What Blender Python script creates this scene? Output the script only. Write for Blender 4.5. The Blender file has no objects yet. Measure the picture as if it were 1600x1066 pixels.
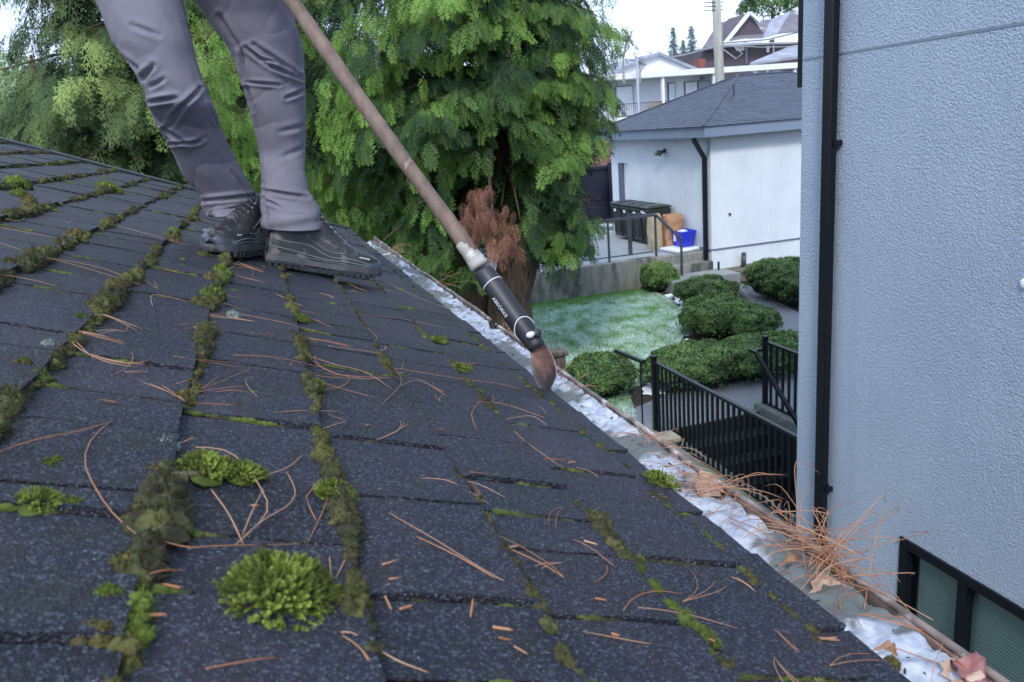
import bpy, math, random
import numpy as np
from mathutils import Vector, Matrix, noise
R = math.radians
sc = bpy.context.scene
rng = np.random.default_rng(7); random.seed(7)

# ------------------------------------------------------------------ camera
F = 1244.0
def _cam_axes():
    a = np.array([395-800, -(236-533), -F]); a /= np.linalg.norm(a)
    xv = 1180.; yv = 533+(F*F-405*(xv-800))/297
    v = np.array([xv-800, -(yv-533), -F]); v /= np.linalg.norm(v)
    Z = -v; Y = a-(a@Z)*Z; Y /= np.linalg.norm(Y); X = np.cross(Y, Z)
    return np.stack([X, Y, Z], 1)
W2C = _cam_axes()
cam = bpy.data.cameras.new('camera'); co = bpy.data.objects.new('camera', cam)
sc.collection.objects.link(co); sc.camera = co
m3 = Matrix(W2C.T.tolist()); co.matrix_world = m3.to_4x4()
cam.sensor_width = 36; cam.lens = F/1600*36; cam.clip_start = .02; cam.clip_end = 2000
cam.dof.use_dof = True; cam.dof.focus_distance = 1.75; cam.dof.aperture_fstop = 13
# ------------------------------------------------------------------ light
SUN_EL, SUN_AZ = R(42), R(205)          # azimuth clockwise from +Y: behind and left of the camera
w = bpy.data.worlds.new('World'); sc.world = w; w.use_nodes = True
nt = w.node_tree; bg = nt.nodes['Background']
sky = nt.nodes.new('ShaderNodeTexSky'); sky.sky_type = 'NISHITA'; sky.sun_disc = False
sky.sun_elevation = SUN_EL; sky.sun_rotation = SUN_AZ; sky.air_density = 1.0; sky.dust_density = 1.0; sky.ozone_density = 2.0
# thin bright overcast in front of the blue: cloud layer mixed over the sky by noise
_tc = nt.nodes.new('ShaderNodeTexCoord'); _cn = nt.nodes.new('ShaderNodeTexNoise'); _cn.inputs['Scale'].default_value = 2.2; _cn.inputs['Detail'].default_value = 5
_mr = nt.nodes.new('ShaderNodeMapRange'); _mr.inputs[1].default_value = .3; _mr.inputs[2].default_value = .62; _mr.inputs[3].default_value = .62; _mr.inputs[4].default_value = .95
_mx = nt.nodes.new('ShaderNodeMix'); _mx.data_type = 'RGBA'; _mx.inputs[7].default_value = (5.6, 6.8, 9.0, 1)
nt.links.new(_tc.outputs['Generated'], _cn.inputs['Vector']); nt.links.new(_cn.outputs[0], _mr.inputs[0]); nt.links.new(_mr.outputs[0], _mx.inputs[0])
nt.links.new(sky.outputs[0], _mx.inputs[6]); nt.links.new(_mx.outputs[2], bg.inputs[0]); bg.inputs[1].default_value = .15
sl = bpy.data.lights.new('sun', 'SUN'); sl.energy = 1.5; sl.angle = R(11); sl.color = (1, .96, .9)
so = bpy.data.objects.new('sun', sl); sc.collection.objects.link(so)
sd = Vector((math.sin(SUN_AZ)*math.cos(SUN_EL), math.cos(SUN_AZ)*math.cos(SUN_EL), math.sin(SUN_EL)))
so.rotation_euler = sd.to_track_quat('Z', 'Y').to_euler()
sc.view_settings.view_transform = 'Standard'; sc.view_settings.look = 'None'
sc.view_settings.exposure = 0.75; sc.view_settings.gamma = 1

# ------------------------------------------------------------------ geometry helpers
def ray(x, y): return W2C.T @ np.array([(x-800)/F, -(y-533)/F, -1.])
def onz(x, y, z): r = ray(x, y); return r*(z/r[2])
def onx(x, y, X): r = ray(x, y); return r*(X/r[0])
def ony(x, y, Y): r = ray(x, y); return r*(Y/r[1])
PT = R(22); H0 = .28
RU = np.array([math.cos(PT), 0, -math.sin(PT)]); RN = np.array([math.sin(PT), 0, math.cos(PT)])
def RP(u, y, h=0.): return u*RU + np.array([0, y, 0]) + (h-H0)*RN
def roofpix(x, y, h=0.):
    r = ray(x, y); P = r*((h-H0)/(RN@r)); return float(P@RU), float(P[1])
def depth(P): return -(W2C@np.array(P))[2]
def proj(P):
    c = np.asarray(P)@W2C.T; return 800+F*c[..., 0]/-c[..., 2], 533-F*c[..., 1]/-c[..., 2]
def nz(p, s=1., o=3): return noise.fractal(Vector(p)*s, 1.0, 2.0, o)
def norm(v): v = np.asarray(v, float); return v/np.linalg.norm(v)

class MB:
    def __init__(s): s.v = []; s.f = []; s.a = []; s.n = 0
    def add(s, v, f, a=None):
        v = np.asarray(v, float).reshape(-1, 3)
        s.v.append(v); s.f += [tuple(int(i)+s.n for i in q) for q in f]
        s.a.append(np.full(len(v), 0. if a is None else a) if np.isscalar(a) or a is None else np.asarray(a, float))
        s.n += len(v); return s
    def box(s, c, d, rz=0., rot=None, a=None, bev=0.):
        c = np.array(c, float); hx, hy, hz = np.array(d)/2
        if bev > 0:
            b = min(bev, hx*.9, hy*.9, hz*.9); V = []; idx = {}
            for sx in (-1, 1):
                for sy in (-1, 1):
                    for sz in (-1, 1):
                        for k in range(3):
                            p = [sx*(hx-b), sy*(hy-b), sz*(hz-b)]; p[k] = [sx*hx, sy*hy, sz*hz][k]
                            idx[(sx, sy, sz, k)] = len(V); V.append(p)
            Fc = []
            def q(*k): Fc.append(tuple(idx[i] for i in k))
            for t in (-1, 1):
                q((t,-1,-1,0),(t,1,-1,0),(t,1,1,0),(t,-1,1,0)); q((-1,t,-1,1),(1,t,-1,1),(1,t,1,1),(-1,t,1,1)); q((-1,-1,t,2),(1,-1,t,2),(1,1,t,2),(-1,1,t,2))
                for r in (-1, 1):
                    q((t,r,-1,0),(t,r,1,0),(t,r,1,1),(t,r,-1,1)); q((t,-1,r,0),(t,1,r,0),(t,1,r,2),(t,-1,r,2)); q((-1,t,r,1),(1,t,r,1),(1,t,r,2),(-1,t,r,2))
                    for l in (-1, 1): q((t,r,l,0),(t,r,l,1),(t,r,l,2))
            V = np.array(V)
        else:
            V = np.array([[x, y, z] for x in (-hx, hx) for y in (-hy, hy) for z in (-hz, hz)])
            Fc = [(0,1,3,2),(4,6,7,5),(0,4,5,1),(2,3,7,6),(0,2,6,4),(1,5,7,3)]
        if rot is not None: V = V@np.array(rot).T
        if rz: cz, sz_ = math.cos(rz), math.sin(rz); V = V@np.array([[cz,-sz_,0],[sz_,cz,0],[0,0,1]]).T
        return s.add(V+c, Fc, a)
    def bx(s, x0, x1, y0, y1, z0, z1, **k): return s.box(((x0+x1)/2, (y0+y1)/2, (z0+z1)/2), (abs(x1-x0), abs(y1-y0), abs(z1-z0)), **k)
    def tube(s, pts, r, n=8, a=None, sq=None, cap=True):
        P = np.array(pts, float); m = len(P); rr = np.full(m, r) if np.isscalar(r) else np.array(r, float)
        T = np.gradient(P, axis=0); T /= np.linalg.norm(T, axis=1)[:, None]+1e-12
        u = np.cross(T[0], [0, 0, 1.]);
        if np.linalg.norm(u) < 1e-3: u = np.array([1., 0, 0])
        u /= np.linalg.norm(u); V = []
        off = math.pi/4 if n == 4 else 0
        for i in range(m):
            u = u-(u@T[i])*T[i]; u /= np.linalg.norm(u); v_ = np.cross(T[i], u)
            for k in range(n):
                an = 2*math.pi*k/n+off; V.append(P[i]+rr[i]*(math.cos(an)*u+math.sin(an)*v_)*(math.sqrt(2) if n == 4 else 1))
        Fc = [(i*n+k, i*n+(k+1) % n, (i+1)*n+(k+1) % n, (i+1)*n+k) for i in range(m-1) for k in range(n)]
        if cap: Fc += [tuple(range(n-1, -1, -1)), tuple((m-1)*n+k for k in range(n))]
        return s.add(V, Fc, a)
    def prism(s, poly, vec, a=None):
        P = np.array(poly, float); n = len(P); V = np.vstack([P, P+np.array(vec, float)])
        Fc = [tuple(range(n-1, -1, -1)), tuple(range(n, 2*n))]+[(i, (i+1) % n, n+(i+1) % n, n+i) for i in range(n)]
        return s.add(V, Fc, a)
    def ball(s, c, r, seg=14, rings=9, a=None, fn=None):
        V = []; r = np.array([r]*3 if np.isscalar(r) else r, float)
        for i in range(rings+1):
            th = math.pi*i/rings
            for k in range(seg):
                ph = 2*math.pi*k/seg; d = np.array([math.sin(th)*math.cos(ph), math.sin(th)*math.sin(ph), math.cos(th)])
                V.append(np.array(c)+d*r*(fn(d) if fn else 1))
        Fc = [(i*seg+k, (i+1)*seg+k, (i+1)*seg+(k+1) % seg, i*seg+(k+1) % seg) for i in range(rings) for k in range(seg)]
        return s.add(V, Fc, a)
    def build(s, name, mat, parent=None, smooth=False):
        V = np.vstack(s.v) if s.v else np.zeros((0, 3)); A = np.concatenate(s.a) if s.a else np.zeros(0)
        return mesh_obj(name, V, s.f, mat, parent, smooth, A)

def mesh_obj(name, V, faces, mat, parent=None, smooth=False, attr=None):
    me = bpy.data.meshes.new(name)
    off = np.array(parent.location if parent else (0, 0, 0), float)
    pp = parent
    while pp is not None and pp.parent is not None: pp = pp.parent; off = off+np.array(pp.location)
    V = V-off
    if isinstance(faces, np.ndarray):
        n, k = faces.shape
        me.vertices.add(len(V)); me.vertices.foreach_set('co', V.astype(np.float32).ravel())
        me.loops.add(n*k); me.loops.foreach_set('vertex_index', faces.astype(np.int32).ravel())
        me.polygons.add(n); me.polygons.foreach_set('loop_start', np.arange(0, n*k, k, dtype=np.int32))
        me.update(calc_edges=True)
    else:
        me.from_pydata(V.tolist(), [], faces)
    if attr is not None and len(attr) == len(V):
        at = me.attributes.new('tint', 'FLOAT', 'POINT'); at.data.foreach_set('value', np.asarray(attr, np.float32))
    if smooth: me.polygons.foreach_set('use_smooth', [True]*len(me.polygons))
    me.materials.append(mat); me.update()
    o = bpy.data.objects.new(name, me); sc.collection.objects.link(o)
    if parent is not None: o.parent = parent
    return o
def tag(o, label=None, cat=None, group=None, kind=None):
    for k, v in (('label', label), ('category', cat), ('group', group), ('kind', kind)):
        if v: o[k] = v
    return o
def thing(name, label, cat, loc=(0, 0, 0), group=None):
    o = bpy.data.objects.new(name, None); sc.collection.objects.link(o); o.location = tuple(float(i) for i in loc); o.empty_display_size = .1
    return tag(o, label, cat, group)

# ------------------------------------------------------------------ materials
def mat(name, c1, c2=None, scale=5., rough=.7, bump=0., bscale=40., bdist=.01, spec=.5, metal=0., c3=None, s3=60., f3=.5,
        tint=None, stretch=None, trans=0., lo=.35, hi=.65, voro=False, det=4., coat=0.):
    m = bpy.data.materials.new(name); m.use_nodes = True; t = m.node_tree; N = t.nodes; L = t.links
    b = N['Principled BSDF']; b.inputs['Roughness'].default_value = rough; b.inputs['Metallic'].default_value = metal
    b.inputs['Specular IOR Level'].default_value = spec; b.inputs['Coat Weight'].default_value = coat
    tc = N.new('ShaderNodeTexCoord'); vec = tc.outputs['Object']
    if stretch:
        mp = N.new('ShaderNodeMapping'); mp.inputs['Scale'].default_value = stretch; L.new(vec, mp.inputs[0]); vec = mp.outputs[0]
    def nse(sc_, d=det):
        n = N.new('ShaderNodeTexNoise'); n.inputs['Scale'].default_value = sc_; n.inputs['Detail'].default_value = d; L.new(vec, n.inputs['Vector']); return n
    def ramp(src, lo_, hi_):
        r = N.new('ShaderNodeMapRange'); r.inputs[1].default_value = lo_; r.inputs[2].default_value = hi_; L.new(src, r.inputs[0]); return r.outputs[0]
    def mix(fac, a, b_):
        x = N.new('ShaderNodeMix'); x.data_type = 'RGBA'; L.new(fac, x.inputs[0])
        for i, s_ in ((6, a), (7, b_)):
            if isinstance(s_, tuple): x.inputs[i].default_value = (*s_, 1)
            else: L.new(s_, x.inputs[i])
        return x.outputs[2]
    col = None
    if c2 is not None: col = mix(ramp(nse(scale).outputs[0], lo, hi), c1, c2)
    if c3 is not None: col = mix(ramp(nse(s3).outputs[0], f3, f3+.12), col if col is not None else c1, c3)
    if tint is not None:
        at = N.new('ShaderNodeAttribute'); at.attribute_name = 'tint'
        cl = N.new('ShaderNodeClamp'); L.new(at.outputs['Fac'], cl.inputs[0])
        col = mix(cl.outputs[0], col if col is not None else c1, tint)
    if col is None: b.inputs['Base Color'].default_value = (*c1, 1)
    else: L.new(col, b.inputs['Base Color'])
    if bump:
        bp = N.new('ShaderNodeBump'); bp.inputs['Strength'].default_value = bump; bp.inputs['Distance'].default_value = bdist
        if voro:
            v = N.new('ShaderNodeTexVoronoi'); v.inputs['Scale'].default_value = bscale; L.new(vec, v.inputs['Vector']); L.new(v.outputs['Distance'], bp.inputs['Height'])
        else: L.new(nse(bscale).outputs[0], bp.inputs['Height'])
        L.new(bp.outputs[0], b.inputs['Normal'])
    if trans:
        tr = N.new('ShaderNodeBsdfTranslucent'); ms = N.new('ShaderNodeMixShader'); ms.inputs[0].default_value = trans
        if col is None: tr.inputs[0].default_value = (*c1, 1)
        else: L.new(col, tr.inputs[0])
        L.new(b.outputs[0], ms.inputs[1]); L.new(tr.outputs[0], ms.inputs[2]); L.new(ms.outputs[0], N['Material Output'].inputs[0])
    return m
MS = {}
MS['black'] = mat('black_metal', (.004, .005, .009), rough=.4, spec=.3, bump=.1, bscale=60, bdist=.002)
MS['galv'] = mat('grey_rail', (.05, .055, .07), rough=.4)
MS['white'] = mat('white_paint', (.72, .74, .78), (.62, .64, .68), 3, .5)
MS['concrete'] = mat('concrete', (.19, .2, .2), (.28, .29, .29), 1.2, .85, .5, 60, .006, c3=(.1, .105, .1), s3=30, f3=.6)
MS['concrete_wall'] = mat('concrete_wall', (.17, .17, .15), (.27, .27, .24), 9, .9, .6, 40, .01, c3=(.055, .06, .05), s3=2.2, f3=.54, stretch=(1, 1, .35))
MS['patio'] = mat('patio_slab', (.25, .27, .28), (.33, .35, .37), .8, .6, .2, 60, .003)
MS['snow'] = mat('snow', (.82, .85, .9), (.7, .76, .85), 8, .6, .6, 60, .01)
MS['soil'] = mat('soil', (.02, .014, .011), (.045, .03, .022), 20, .95, 1., 50, .03)
MS['bark'] = mat('cedar_bark', (.15, .1, .07), (.06, .04, .03), 9, .9, 1., 12, .05, stretch=(3, 3, .5), c3=(.14, .1, .08), s3=14, f3=.58)
MS['wood_old'] = mat('weathered_wood', (.13, .1, .075), (.06, .048, .038), 6, .85, .6, 20, .01, stretch=(4, 4, 1))

# shingle material: coloured granules, purplish and blue-grey fields, per-tab tone and darkest side faces by attribute
def shingle_mat(name, base, base2, dark, gran):
    m = bpy.data.materials.new(name); m.use_nodes = True; t = m.node_tree; N = t.nodes; L = t.links
    b = N['Principled BSDF']; tc = N.new('ShaderNodeTexCoord'); vec = tc.outputs['Object']
    def nse(s, d=3.):
        n = N.new('ShaderNodeTexNoise'); n.inputs['Scale'].default_value = s; n.inputs['Detail'].default_value = d; L.new(vec, n.inputs['Vector']); return n.outputs[0]
    def rg(src, a, b_, c=0., d=1.):
        r = N.new('ShaderNodeMapRange'); [setattr(r.inputs[i+1], 'default_value', v) for i, v in enumerate((a, b_, c, d))]; L.new(src, r.inputs[0]); return r.outputs[0]
    def mix(fac, a, b_):
        x = N.new('ShaderNodeMix'); x.data_type = 'RGBA'; L.new(fac, x.inputs[0])
        for i, s_ in ((6, a), (7, b_)):
            if isinstance(s_, tuple): x.inputs[i].default_value = (*s_, 1)
            else: L.new(s_, x.inputs[i])
        return x.outputs[2]
    at = N.new('ShaderNodeAttribute'); at.attribute_name = 'tint'
    c = mix(rg(nse(7, 5), .4, .6), base, base2)
    c = mix(rg(at.outputs['Fac'], 0, 1), c, dark)
    v = N.new('ShaderNodeTexVoronoi'); v.inputs['Scale'].default_value = gran; L.new(vec, v.inputs['Vector'])
    sp = N.new('ShaderNodeSeparateColor'); L.new(v.outputs['Color'], sp.inputs[0])
    c = mix(rg(sp.outputs[0], .7, 1., 0, .75), c, (.11, .13, .17))
    c = mix(rg(sp.outputs[1], .6, 1., 0, .8), c, (.008, .008, .01))
    c = mix(rg(nse(300, 2), .67, .76, 0, .8), c, (.26, .29, .34))
    c = mix(rg(nse(28, 5), .56, .7, 0, .55), c, (.014, .017, .012))
    L.new(c, b.inputs['Base Color']); b.inputs['Roughness'].default_value = .62; b.inputs['Specular IOR Level'].default_value = .33
    bp = N.new('ShaderNodeBump'); bp.inputs['Strength'].default_value = .9; bp.inputs['Distance'].default_value = .0012; L.new(v.outputs['Distance'], bp.inputs['Height'])
    b2 = N.new('ShaderNodeBump'); b2.inputs['Strength'].default_value = .6; b2.inputs['Distance'].default_value = .004; L.new(nse(90, 4), b2.inputs['Height']); L.new(bp.outputs[0], b2.inputs['Normal'])
    L.new(b2.outputs[0], b.inputs['Normal']); return m
MS['shingle'] = shingle_mat('asphalt_shingle', (.011, .015, .026), (.025, .022, .034), (.005, .006, .011), 560)
MS['under'] = mat('roof_underlay', (.008, .009, .009), (.014, .02, .01), 40, .95)
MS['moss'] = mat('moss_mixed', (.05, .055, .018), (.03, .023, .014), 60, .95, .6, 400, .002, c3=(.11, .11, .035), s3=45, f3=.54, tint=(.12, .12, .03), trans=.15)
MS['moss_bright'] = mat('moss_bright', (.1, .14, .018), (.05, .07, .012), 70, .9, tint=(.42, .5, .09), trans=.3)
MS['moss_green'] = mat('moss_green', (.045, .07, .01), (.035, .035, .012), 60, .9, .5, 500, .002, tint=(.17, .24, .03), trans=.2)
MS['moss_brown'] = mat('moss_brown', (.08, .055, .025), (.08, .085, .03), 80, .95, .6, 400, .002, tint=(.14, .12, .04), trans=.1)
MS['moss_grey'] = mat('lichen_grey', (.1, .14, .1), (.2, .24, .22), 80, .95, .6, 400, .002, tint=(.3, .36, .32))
MS['needle'] = mat('pine_needle', (.36, .13, .05), (.24, .1, .05), 40, .55, tint=(.46, .27, .16))
MS['leaf'] = mat('dry_leaf', (.22, .1, .05), (.32, .2, .13), 60, .8, .4, 90, .003)
MS['gutter'] = mat('gutter_metal', (.1, .075, .065), (.22, .16, .14), 30, .45, .4, 80, .003, c3=(.5, .45, .43), s3=20, f3=.54)
MS['gutter_in'] = mat('gutter_inside', (.12, .12, .12), (.05, .045, .04), 15, .8, .3, 40, .004)

# ================================================================== GROUND
GL = -4.0      # lawn level, camera at 0
def sheet(name, pts, z, m, sub=0):
    mb = MB(); mb.add([(p[0], p[1], z) for p in pts], [tuple(range(len(pts)))]); return tag(mb.build(name, m), kind='structure')
MS['dirt'] = mat('ground_far', (.09, .1, .07), (.06, .075, .04), .4, .95, .5, 6, .05)
g = MB(); nn = 60
gx = np.sort(np.concatenate([np.linspace(-400, -30, 12), np.linspace(-28, 60, 36), np.linspace(64, 500, 12), [4.6, 6.08]])); gy = np.sort(np.concatenate([np.linspace(-60, 24, 30), np.linspace(27, 900, 30), [4.3, 8.9]]))
def gz(x, y): return GL-.012 if y < 27 else (GL-.012 + .65*min(1, (y-27)/3) + max(0, y-32)*.028)
V = [(x, y, gz(x, y)) for y in gy for x in gx]
g.add(V, [(j*len(gx)+i, j*len(gx)+i+1, (j+1)*len(gx)+i+1, (j+1)*len(gx)+i) for j in range(len(gy)-1) for i in range(len(gx)-1) if not (4.55 < (gx[i]+gx[i+1])/2 < 6.1 and 4.2 < (gy[j]+gy[j+1])/2 < 8.95)])
tag(g.build('ground', MS['dirt'], smooth=True), kind='structure')
# lawn with frost
MS['lawn'] = mat('frosted_lawn', (.1, .24, .06), (.08, .2, .05), 3, .9, 1., 60, .05, c3=(.3, .42, .36), s3=5, f3=.47, det=8)
MS['blade'] = mat('grass_blade', (.16, .36, .06), (.11, .28, .05), 2, .7, tint=(.6, .74, .7), trans=.2)
P = lambda x, y, z=GL: tuple(onz(x, y, z)[:2])
lawn_poly = [(-3, 6), (4.2, 8.6), (4.9, 10.6), (5.9, 11.2), P(1060, 545), P(1075, 510), P(1066, 482), P(1045, 466), P(1010, 452), (8.0, 17.5), (5, 17.5), (-3, 17.5)]
tag(sheet('lawn', lawn_poly, GL, MS['lawn']), kind='structure')
def inpoly(px, py, poly):
    c = np.zeros(len(px), bool); n = len(poly)
    for i in range(n):
        x1, y1 = poly[i]; x2, y2 = poly[(i+1) % n]
        k = ((y1 > py) != (y2 > py)); c ^= k & (px < (x2-x1)*(py-y1)/((y2-y1)+1e-12)+x1)
    return c
n = 130000; bxx = rng.uniform(3.2, 8.8, n); byy = rng.uniform(9, 17.45, n); k = inpoly(bxx, byy, lawn_poly); bxx, byy = bxx[k], byy[k]; n = len(bxx)
fr = np.array([nz((x, y*.6, 0), 3.2, 5) for x, y in zip(bxx[::1], byy)]); edge = np.clip((17.3-byy)/.9, 0, 1)
frost = np.clip(.76+fr*.9, 0, 1)*edge*(rng.random(n) < .85)
hh = rng.uniform(.02, .05, n); an = rng.uniform(0, 2*math.pi, n); ww = rng.uniform(.006, .012, n)
dx, dy = np.cos(an), np.sin(an); lx, ly = rng.normal(0, .018, n), rng.normal(0, .018, n); z0 = np.full(n, GL)
V = np.stack([np.stack([bxx-dx*ww, byy-dy*ww, z0], 1), np.stack([bxx+dx*ww, byy+dy*ww, z0], 1), np.stack([bxx+lx, byy+ly, z0+hh], 1)], 1).reshape(-1, 3)
tag(mesh_obj('grass', V, np.arange(3*n).reshape(-1, 3), MS['blade'], attr=np.repeat(frost, 3)), 'short green grass whitened with frost on the lawn', 'grass', kind='stuff')
# soil beds and paths
sheet('planting_bed', [(3.5, 7.5), (4.4, 8.9), (5.2, 9.6), (7.6, 11.0), P(1235, 560), P(1215, 520), P(1185, 492), P(1150, 450), (10.7, 17.2), (8.6, 17.5), P(1010, 452), P(1045, 466), P(1066, 482), P(1075, 510), P(1060, 545), (5.9, 11.2), (4.9, 10.6), (4.2, 8.6)][::1], GL+.004, MS['soil'])
MS['asph'] = mat('aggregate_path', (.13, .135, .15), (.19, .2, .22), 40, .85, .5, 120, .006, c3=(.07, .075, .085), s3=80, f3=.58)
sheet('path', [P(1148, 440), P(1190, 498), P(1232, 545), P(1245, 585), (7.0, 10.3), (5.3, 10.15), (4.0, 9.6), (4.33, 8.9), (6.32, 8.9), (6.32, 5.2), (14, 10), (14, 13.5), P(1250, 490), P(1167, 446)], GL+.008, MS['asph'])
sheet('planting_bed', [P(1167, 446), P(1250, 490), (14, 13.5), (16, 16.6), (11, 16.6)], GL+.0075, MS['soil'])
def blotches(poly, z, n, r0, r1, seed, name, label, m):
    rr = np.random.default_rng(seed); mb = MB(); pl = np.array(poly); c = 0
    while c < n:
        x = rr.uniform(pl[:, 0].min(), pl[:, 0].max()); y = rr.uniform(pl[:, 1].min(), pl[:, 1].max())
        if not inpoly(np.array([x]), np.array([y]), poly)[0]: continue
        c += 1; r = rr.uniform(r0, r1)*rr.uniform(.4, 1); k = 9
        ring = [(x+r*math.cos(a)*rr.uniform(.6, 1.2), y+r*math.sin(a)*rr.uniform(.6, 1.2), z) for a in np.arange(k)*2*math.pi/k]
        mb.add(ring+[(x, y, z+min(.03, r*.35))], [(i, (i+1) % k, k) for i in range(k)])
    return tag(mb.build(name, m, smooth=True), label, 'snow', kind='stuff')
blotches([P(1030, 458), P(1062, 462), P(1075, 480), P(1072, 500), P(1055, 470)], GL+.01, 70, .03, .1, 3, 'snow', 'thin snow patches on the dark bed beside the lawn', MS['snow'])
blotches([(5.0, 10.2), (5.4, 10.9), (6.1, 11.3), (6.3, 10.9), (5.6, 10.3)], GL+.01, 60, .04, .16, 4, 'snow', 'thin snow on the soil by the path and railing', MS['snow'])
blotches([P(1060, 545), P(1075, 520), P(1080, 520), P(1068, 548)], GL+.01, 14, .04, .1, 5, 'snow', 'snow strip at the lawn edge below the hedge', MS['snow'])
blotches([P(1180, 440), P(1250, 470), P(1250, 486), P(1180, 450)], GL+.01, 6, .05, .1, 6, 'snow', 'few snow dabs by the right hedge', MS['snow'])
# patio, retaining wall, steps
mb = MB(); mb.bx(2.5, 10.36, 17.72, 30, GL-.3, -3.3); tag(mb.build('patio', MS['patio']), kind='structure')
mb = MB(); mb.bx(3.2, 9.0, 17.5, 17.72, GL-.2, -3.28, bev=.015); tag(mb.build('retaining_wall', MS['concrete_wall']), 'weathered concrete retaining wall between lawn and raised patio', 'wall')
st = thing('garden_steps', 'concrete steps beside the pale garage corner', 'steps', (9.7, 17.4, GL))
mb = MB(); mb.bx(9.0, 10.35, 17.46, 17.72, GL, -3.295, bev=.01); mb.build('step', MS['concrete_wall'], st)
mb = MB(); mb.bx(8.9, 10.36, 17.1, 17.458, GL, -3.5, bev=.01); mb.build('step', MS['concrete_wall'], st)
mb = MB(); mb.bx(8.8, 10.6, 16.3, 17.098, GL, -3.7, bev=.01); mb.build('landing', MS['concrete'], st)
# ================================================================== HOUSE WITH THE MOSSY ROOF
house = thing('house', 'house whose dark mossy shingle roof fills the foreground, with a snowy gutter', 'house', (-1, 2, -4))
UK = lambda k: .138+.1433*(k-2)            # course lines (butt edges); eave at UE
UE = .616
ks = list(range(-8, 6)); edges = [UK(k) for k in ks]+[UE]
def rakeY(u): return 4.42+.28*(u+.2) if u < -.2 else 4.42+(.35*(u+.2))
rs = np.random.default_rng(21)
slots_fixed = {1: [.426, .495, .581, .62, .765, .865], 2: [.38, .497, .581, .70, .86, .967, 1.1], 3: [.3, .42, .52, .702, .775, .868, 1.02, 1.2],
               4: [.34, .523, .64, .72, .811, .95, 1.1, 1.25], 5: [.3, .46, .655, .762, .905, 1.08, 1.25], 0: [.3, .424, .55, .628, .764, .96]}
sh = MB(); slot_lines = []; G = 7
for ci in range(len(edges)-1):
    u0, u1 = edges[ci], edges[ci+1]; k = ks[ci]+1
    ys = [-.6]
    while ys[-1] < .2: ys.append(ys[-1]+rs.uniform(.09, .2))
    ys += slots_fixed.get(k, [])
    if len(ys) > 2 and ys[-1] < .3 : pass
    ys = sorted([y for y in ys])
    ys = [y for i, y in enumerate(ys) if i == 0 or y-ys[i-1] > .035]
    while ys[-1] < 6.2: ys.append(ys[-1]+rs.choice([.085, .12, .145, .165, .2])*rs.uniform(.9, 1.1))
    for j in range(len(ys)-1):
        y0, y1 = ys[j], ys[j+1]
        ym = rakeY((u0+u1)/2)+.02
        if y0 > ym: continue
        y1c = min(y1, ym)
        if y1c-y0 < .02: continue
        slot_lines.append((u0, u1, y0, k))
        gp = .0016+rs.random()*.003
        lift = rs.choice([0, .0028])*1.0+rs.uniform(-.0006, .0012); tone = float(np.clip(rs.normal(.35, .28), 0, 1))
        jb = rs.uniform(-.002, .003); curl = rs.uniform(0, .003)
        V = []; T = []
        for a in range(G):
            for b in range(G):
                s, t = a/(G-1), b/(G-1)
                u = (u0-.02)+(u1+jb-(u0-.02))*s; y = y0+gp+(y1c-y0-2*gp)*t
                ee = .0016
                if b in (0, G-1): y += ee*nz((u*60, y*5, k), 1)*1.6
                if a == G-1: u += ee*1.5*nz((y*40, k, 3), 1)
                h = -.003+.0095*s+lift*min(1, s*3)+.0012*nz((u*9, y*9, k*.3), 1)+curl*(abs(2*t-1)**4)*s
                if s < .2: h = min(h, -.001+.004*s)
                V.append(RP(u, y, h)); T.append(tone)
        m0 = len(V); Fc = [(a*G+b, (a+1)*G+b, (a+1)*G+b+1, a*G+b+1) for a in range(G-1) for b in range(G-1)]
        ring = [(G-1)*G+b for b in range(G)]+[a*G+G-1 for a in range(G-2, -1, -1)]
        ringL = [a*G for a in range(G)]
        def skirt(ids):
            base = len(V)
            for i in ids: V.append(V[i]-RN*.009); T.append(1.)
            for q in range(len(ids)-1): Fc.append((ids[q], base+q, base+q+1, ids[q+1]))
        skirt(ring); skirt(ringL)
        sh.add(V, Fc, T)
roof = sh.build('roof', MS['shingle'], house, smooth=False)
mb = MB(); c = []
for u, y in ((-1.18, -.7), (UE-.012, -.7), (UE-.012, rakeY(UE)), (-1.18, rakeY(-1.18))): c.append(RP(u, y, -.0045))
mb.prism(c, -RN*.02); mb.build('roof_deck', MS['under'], house)
# other slope beyond the ridge
MS['trim'] = mat('black_trim', (.018, .02, .028), rough=.45)
rp = RP(-1.19, -.7, .0); rq = RP(-1.19, rakeY(-1.19), .0)
mb = MB(); mb.prism([rp, rq, rq+np.array([-3.2, 0, -1.3]), rp+np.array([-3.2, 0, -1.3])], (0, 0, -.03)); mb.build('far_slope', MS['shingle'], house)
# rake edge: raised metal flashing strip along the gable end
for nm_, ha, hb, w0, w1, m_ in (('rake_flashing', -.03, .014, .0, .045, MS['trim']),):
    mb = MB(); L_ = []
    for u in np.linspace(-1.18, UE, 24): L_.append((u, rakeY(u)))
    for (ua, ya), (ub, yb) in zip(L_[:-1], L_[1:]):
        pa = [RP(ua, ya+w0, ha), RP(ua, ya+w0, hb), RP(ua, ya+w1, hb+.004), RP(ua, ya+w1, ha)]; pb = [RP(ub, yb+w0, ha), RP(ub, yb+w0, hb), RP(ub, yb+w1, hb+.004), RP(ub, yb+w1, ha)]
        mb.add(pa+pb, [(i, (i+1) % 4, 4+(i+1) % 4, 4+i) for i in range(4)])
    mb.build(nm_, m_, house)
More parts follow.
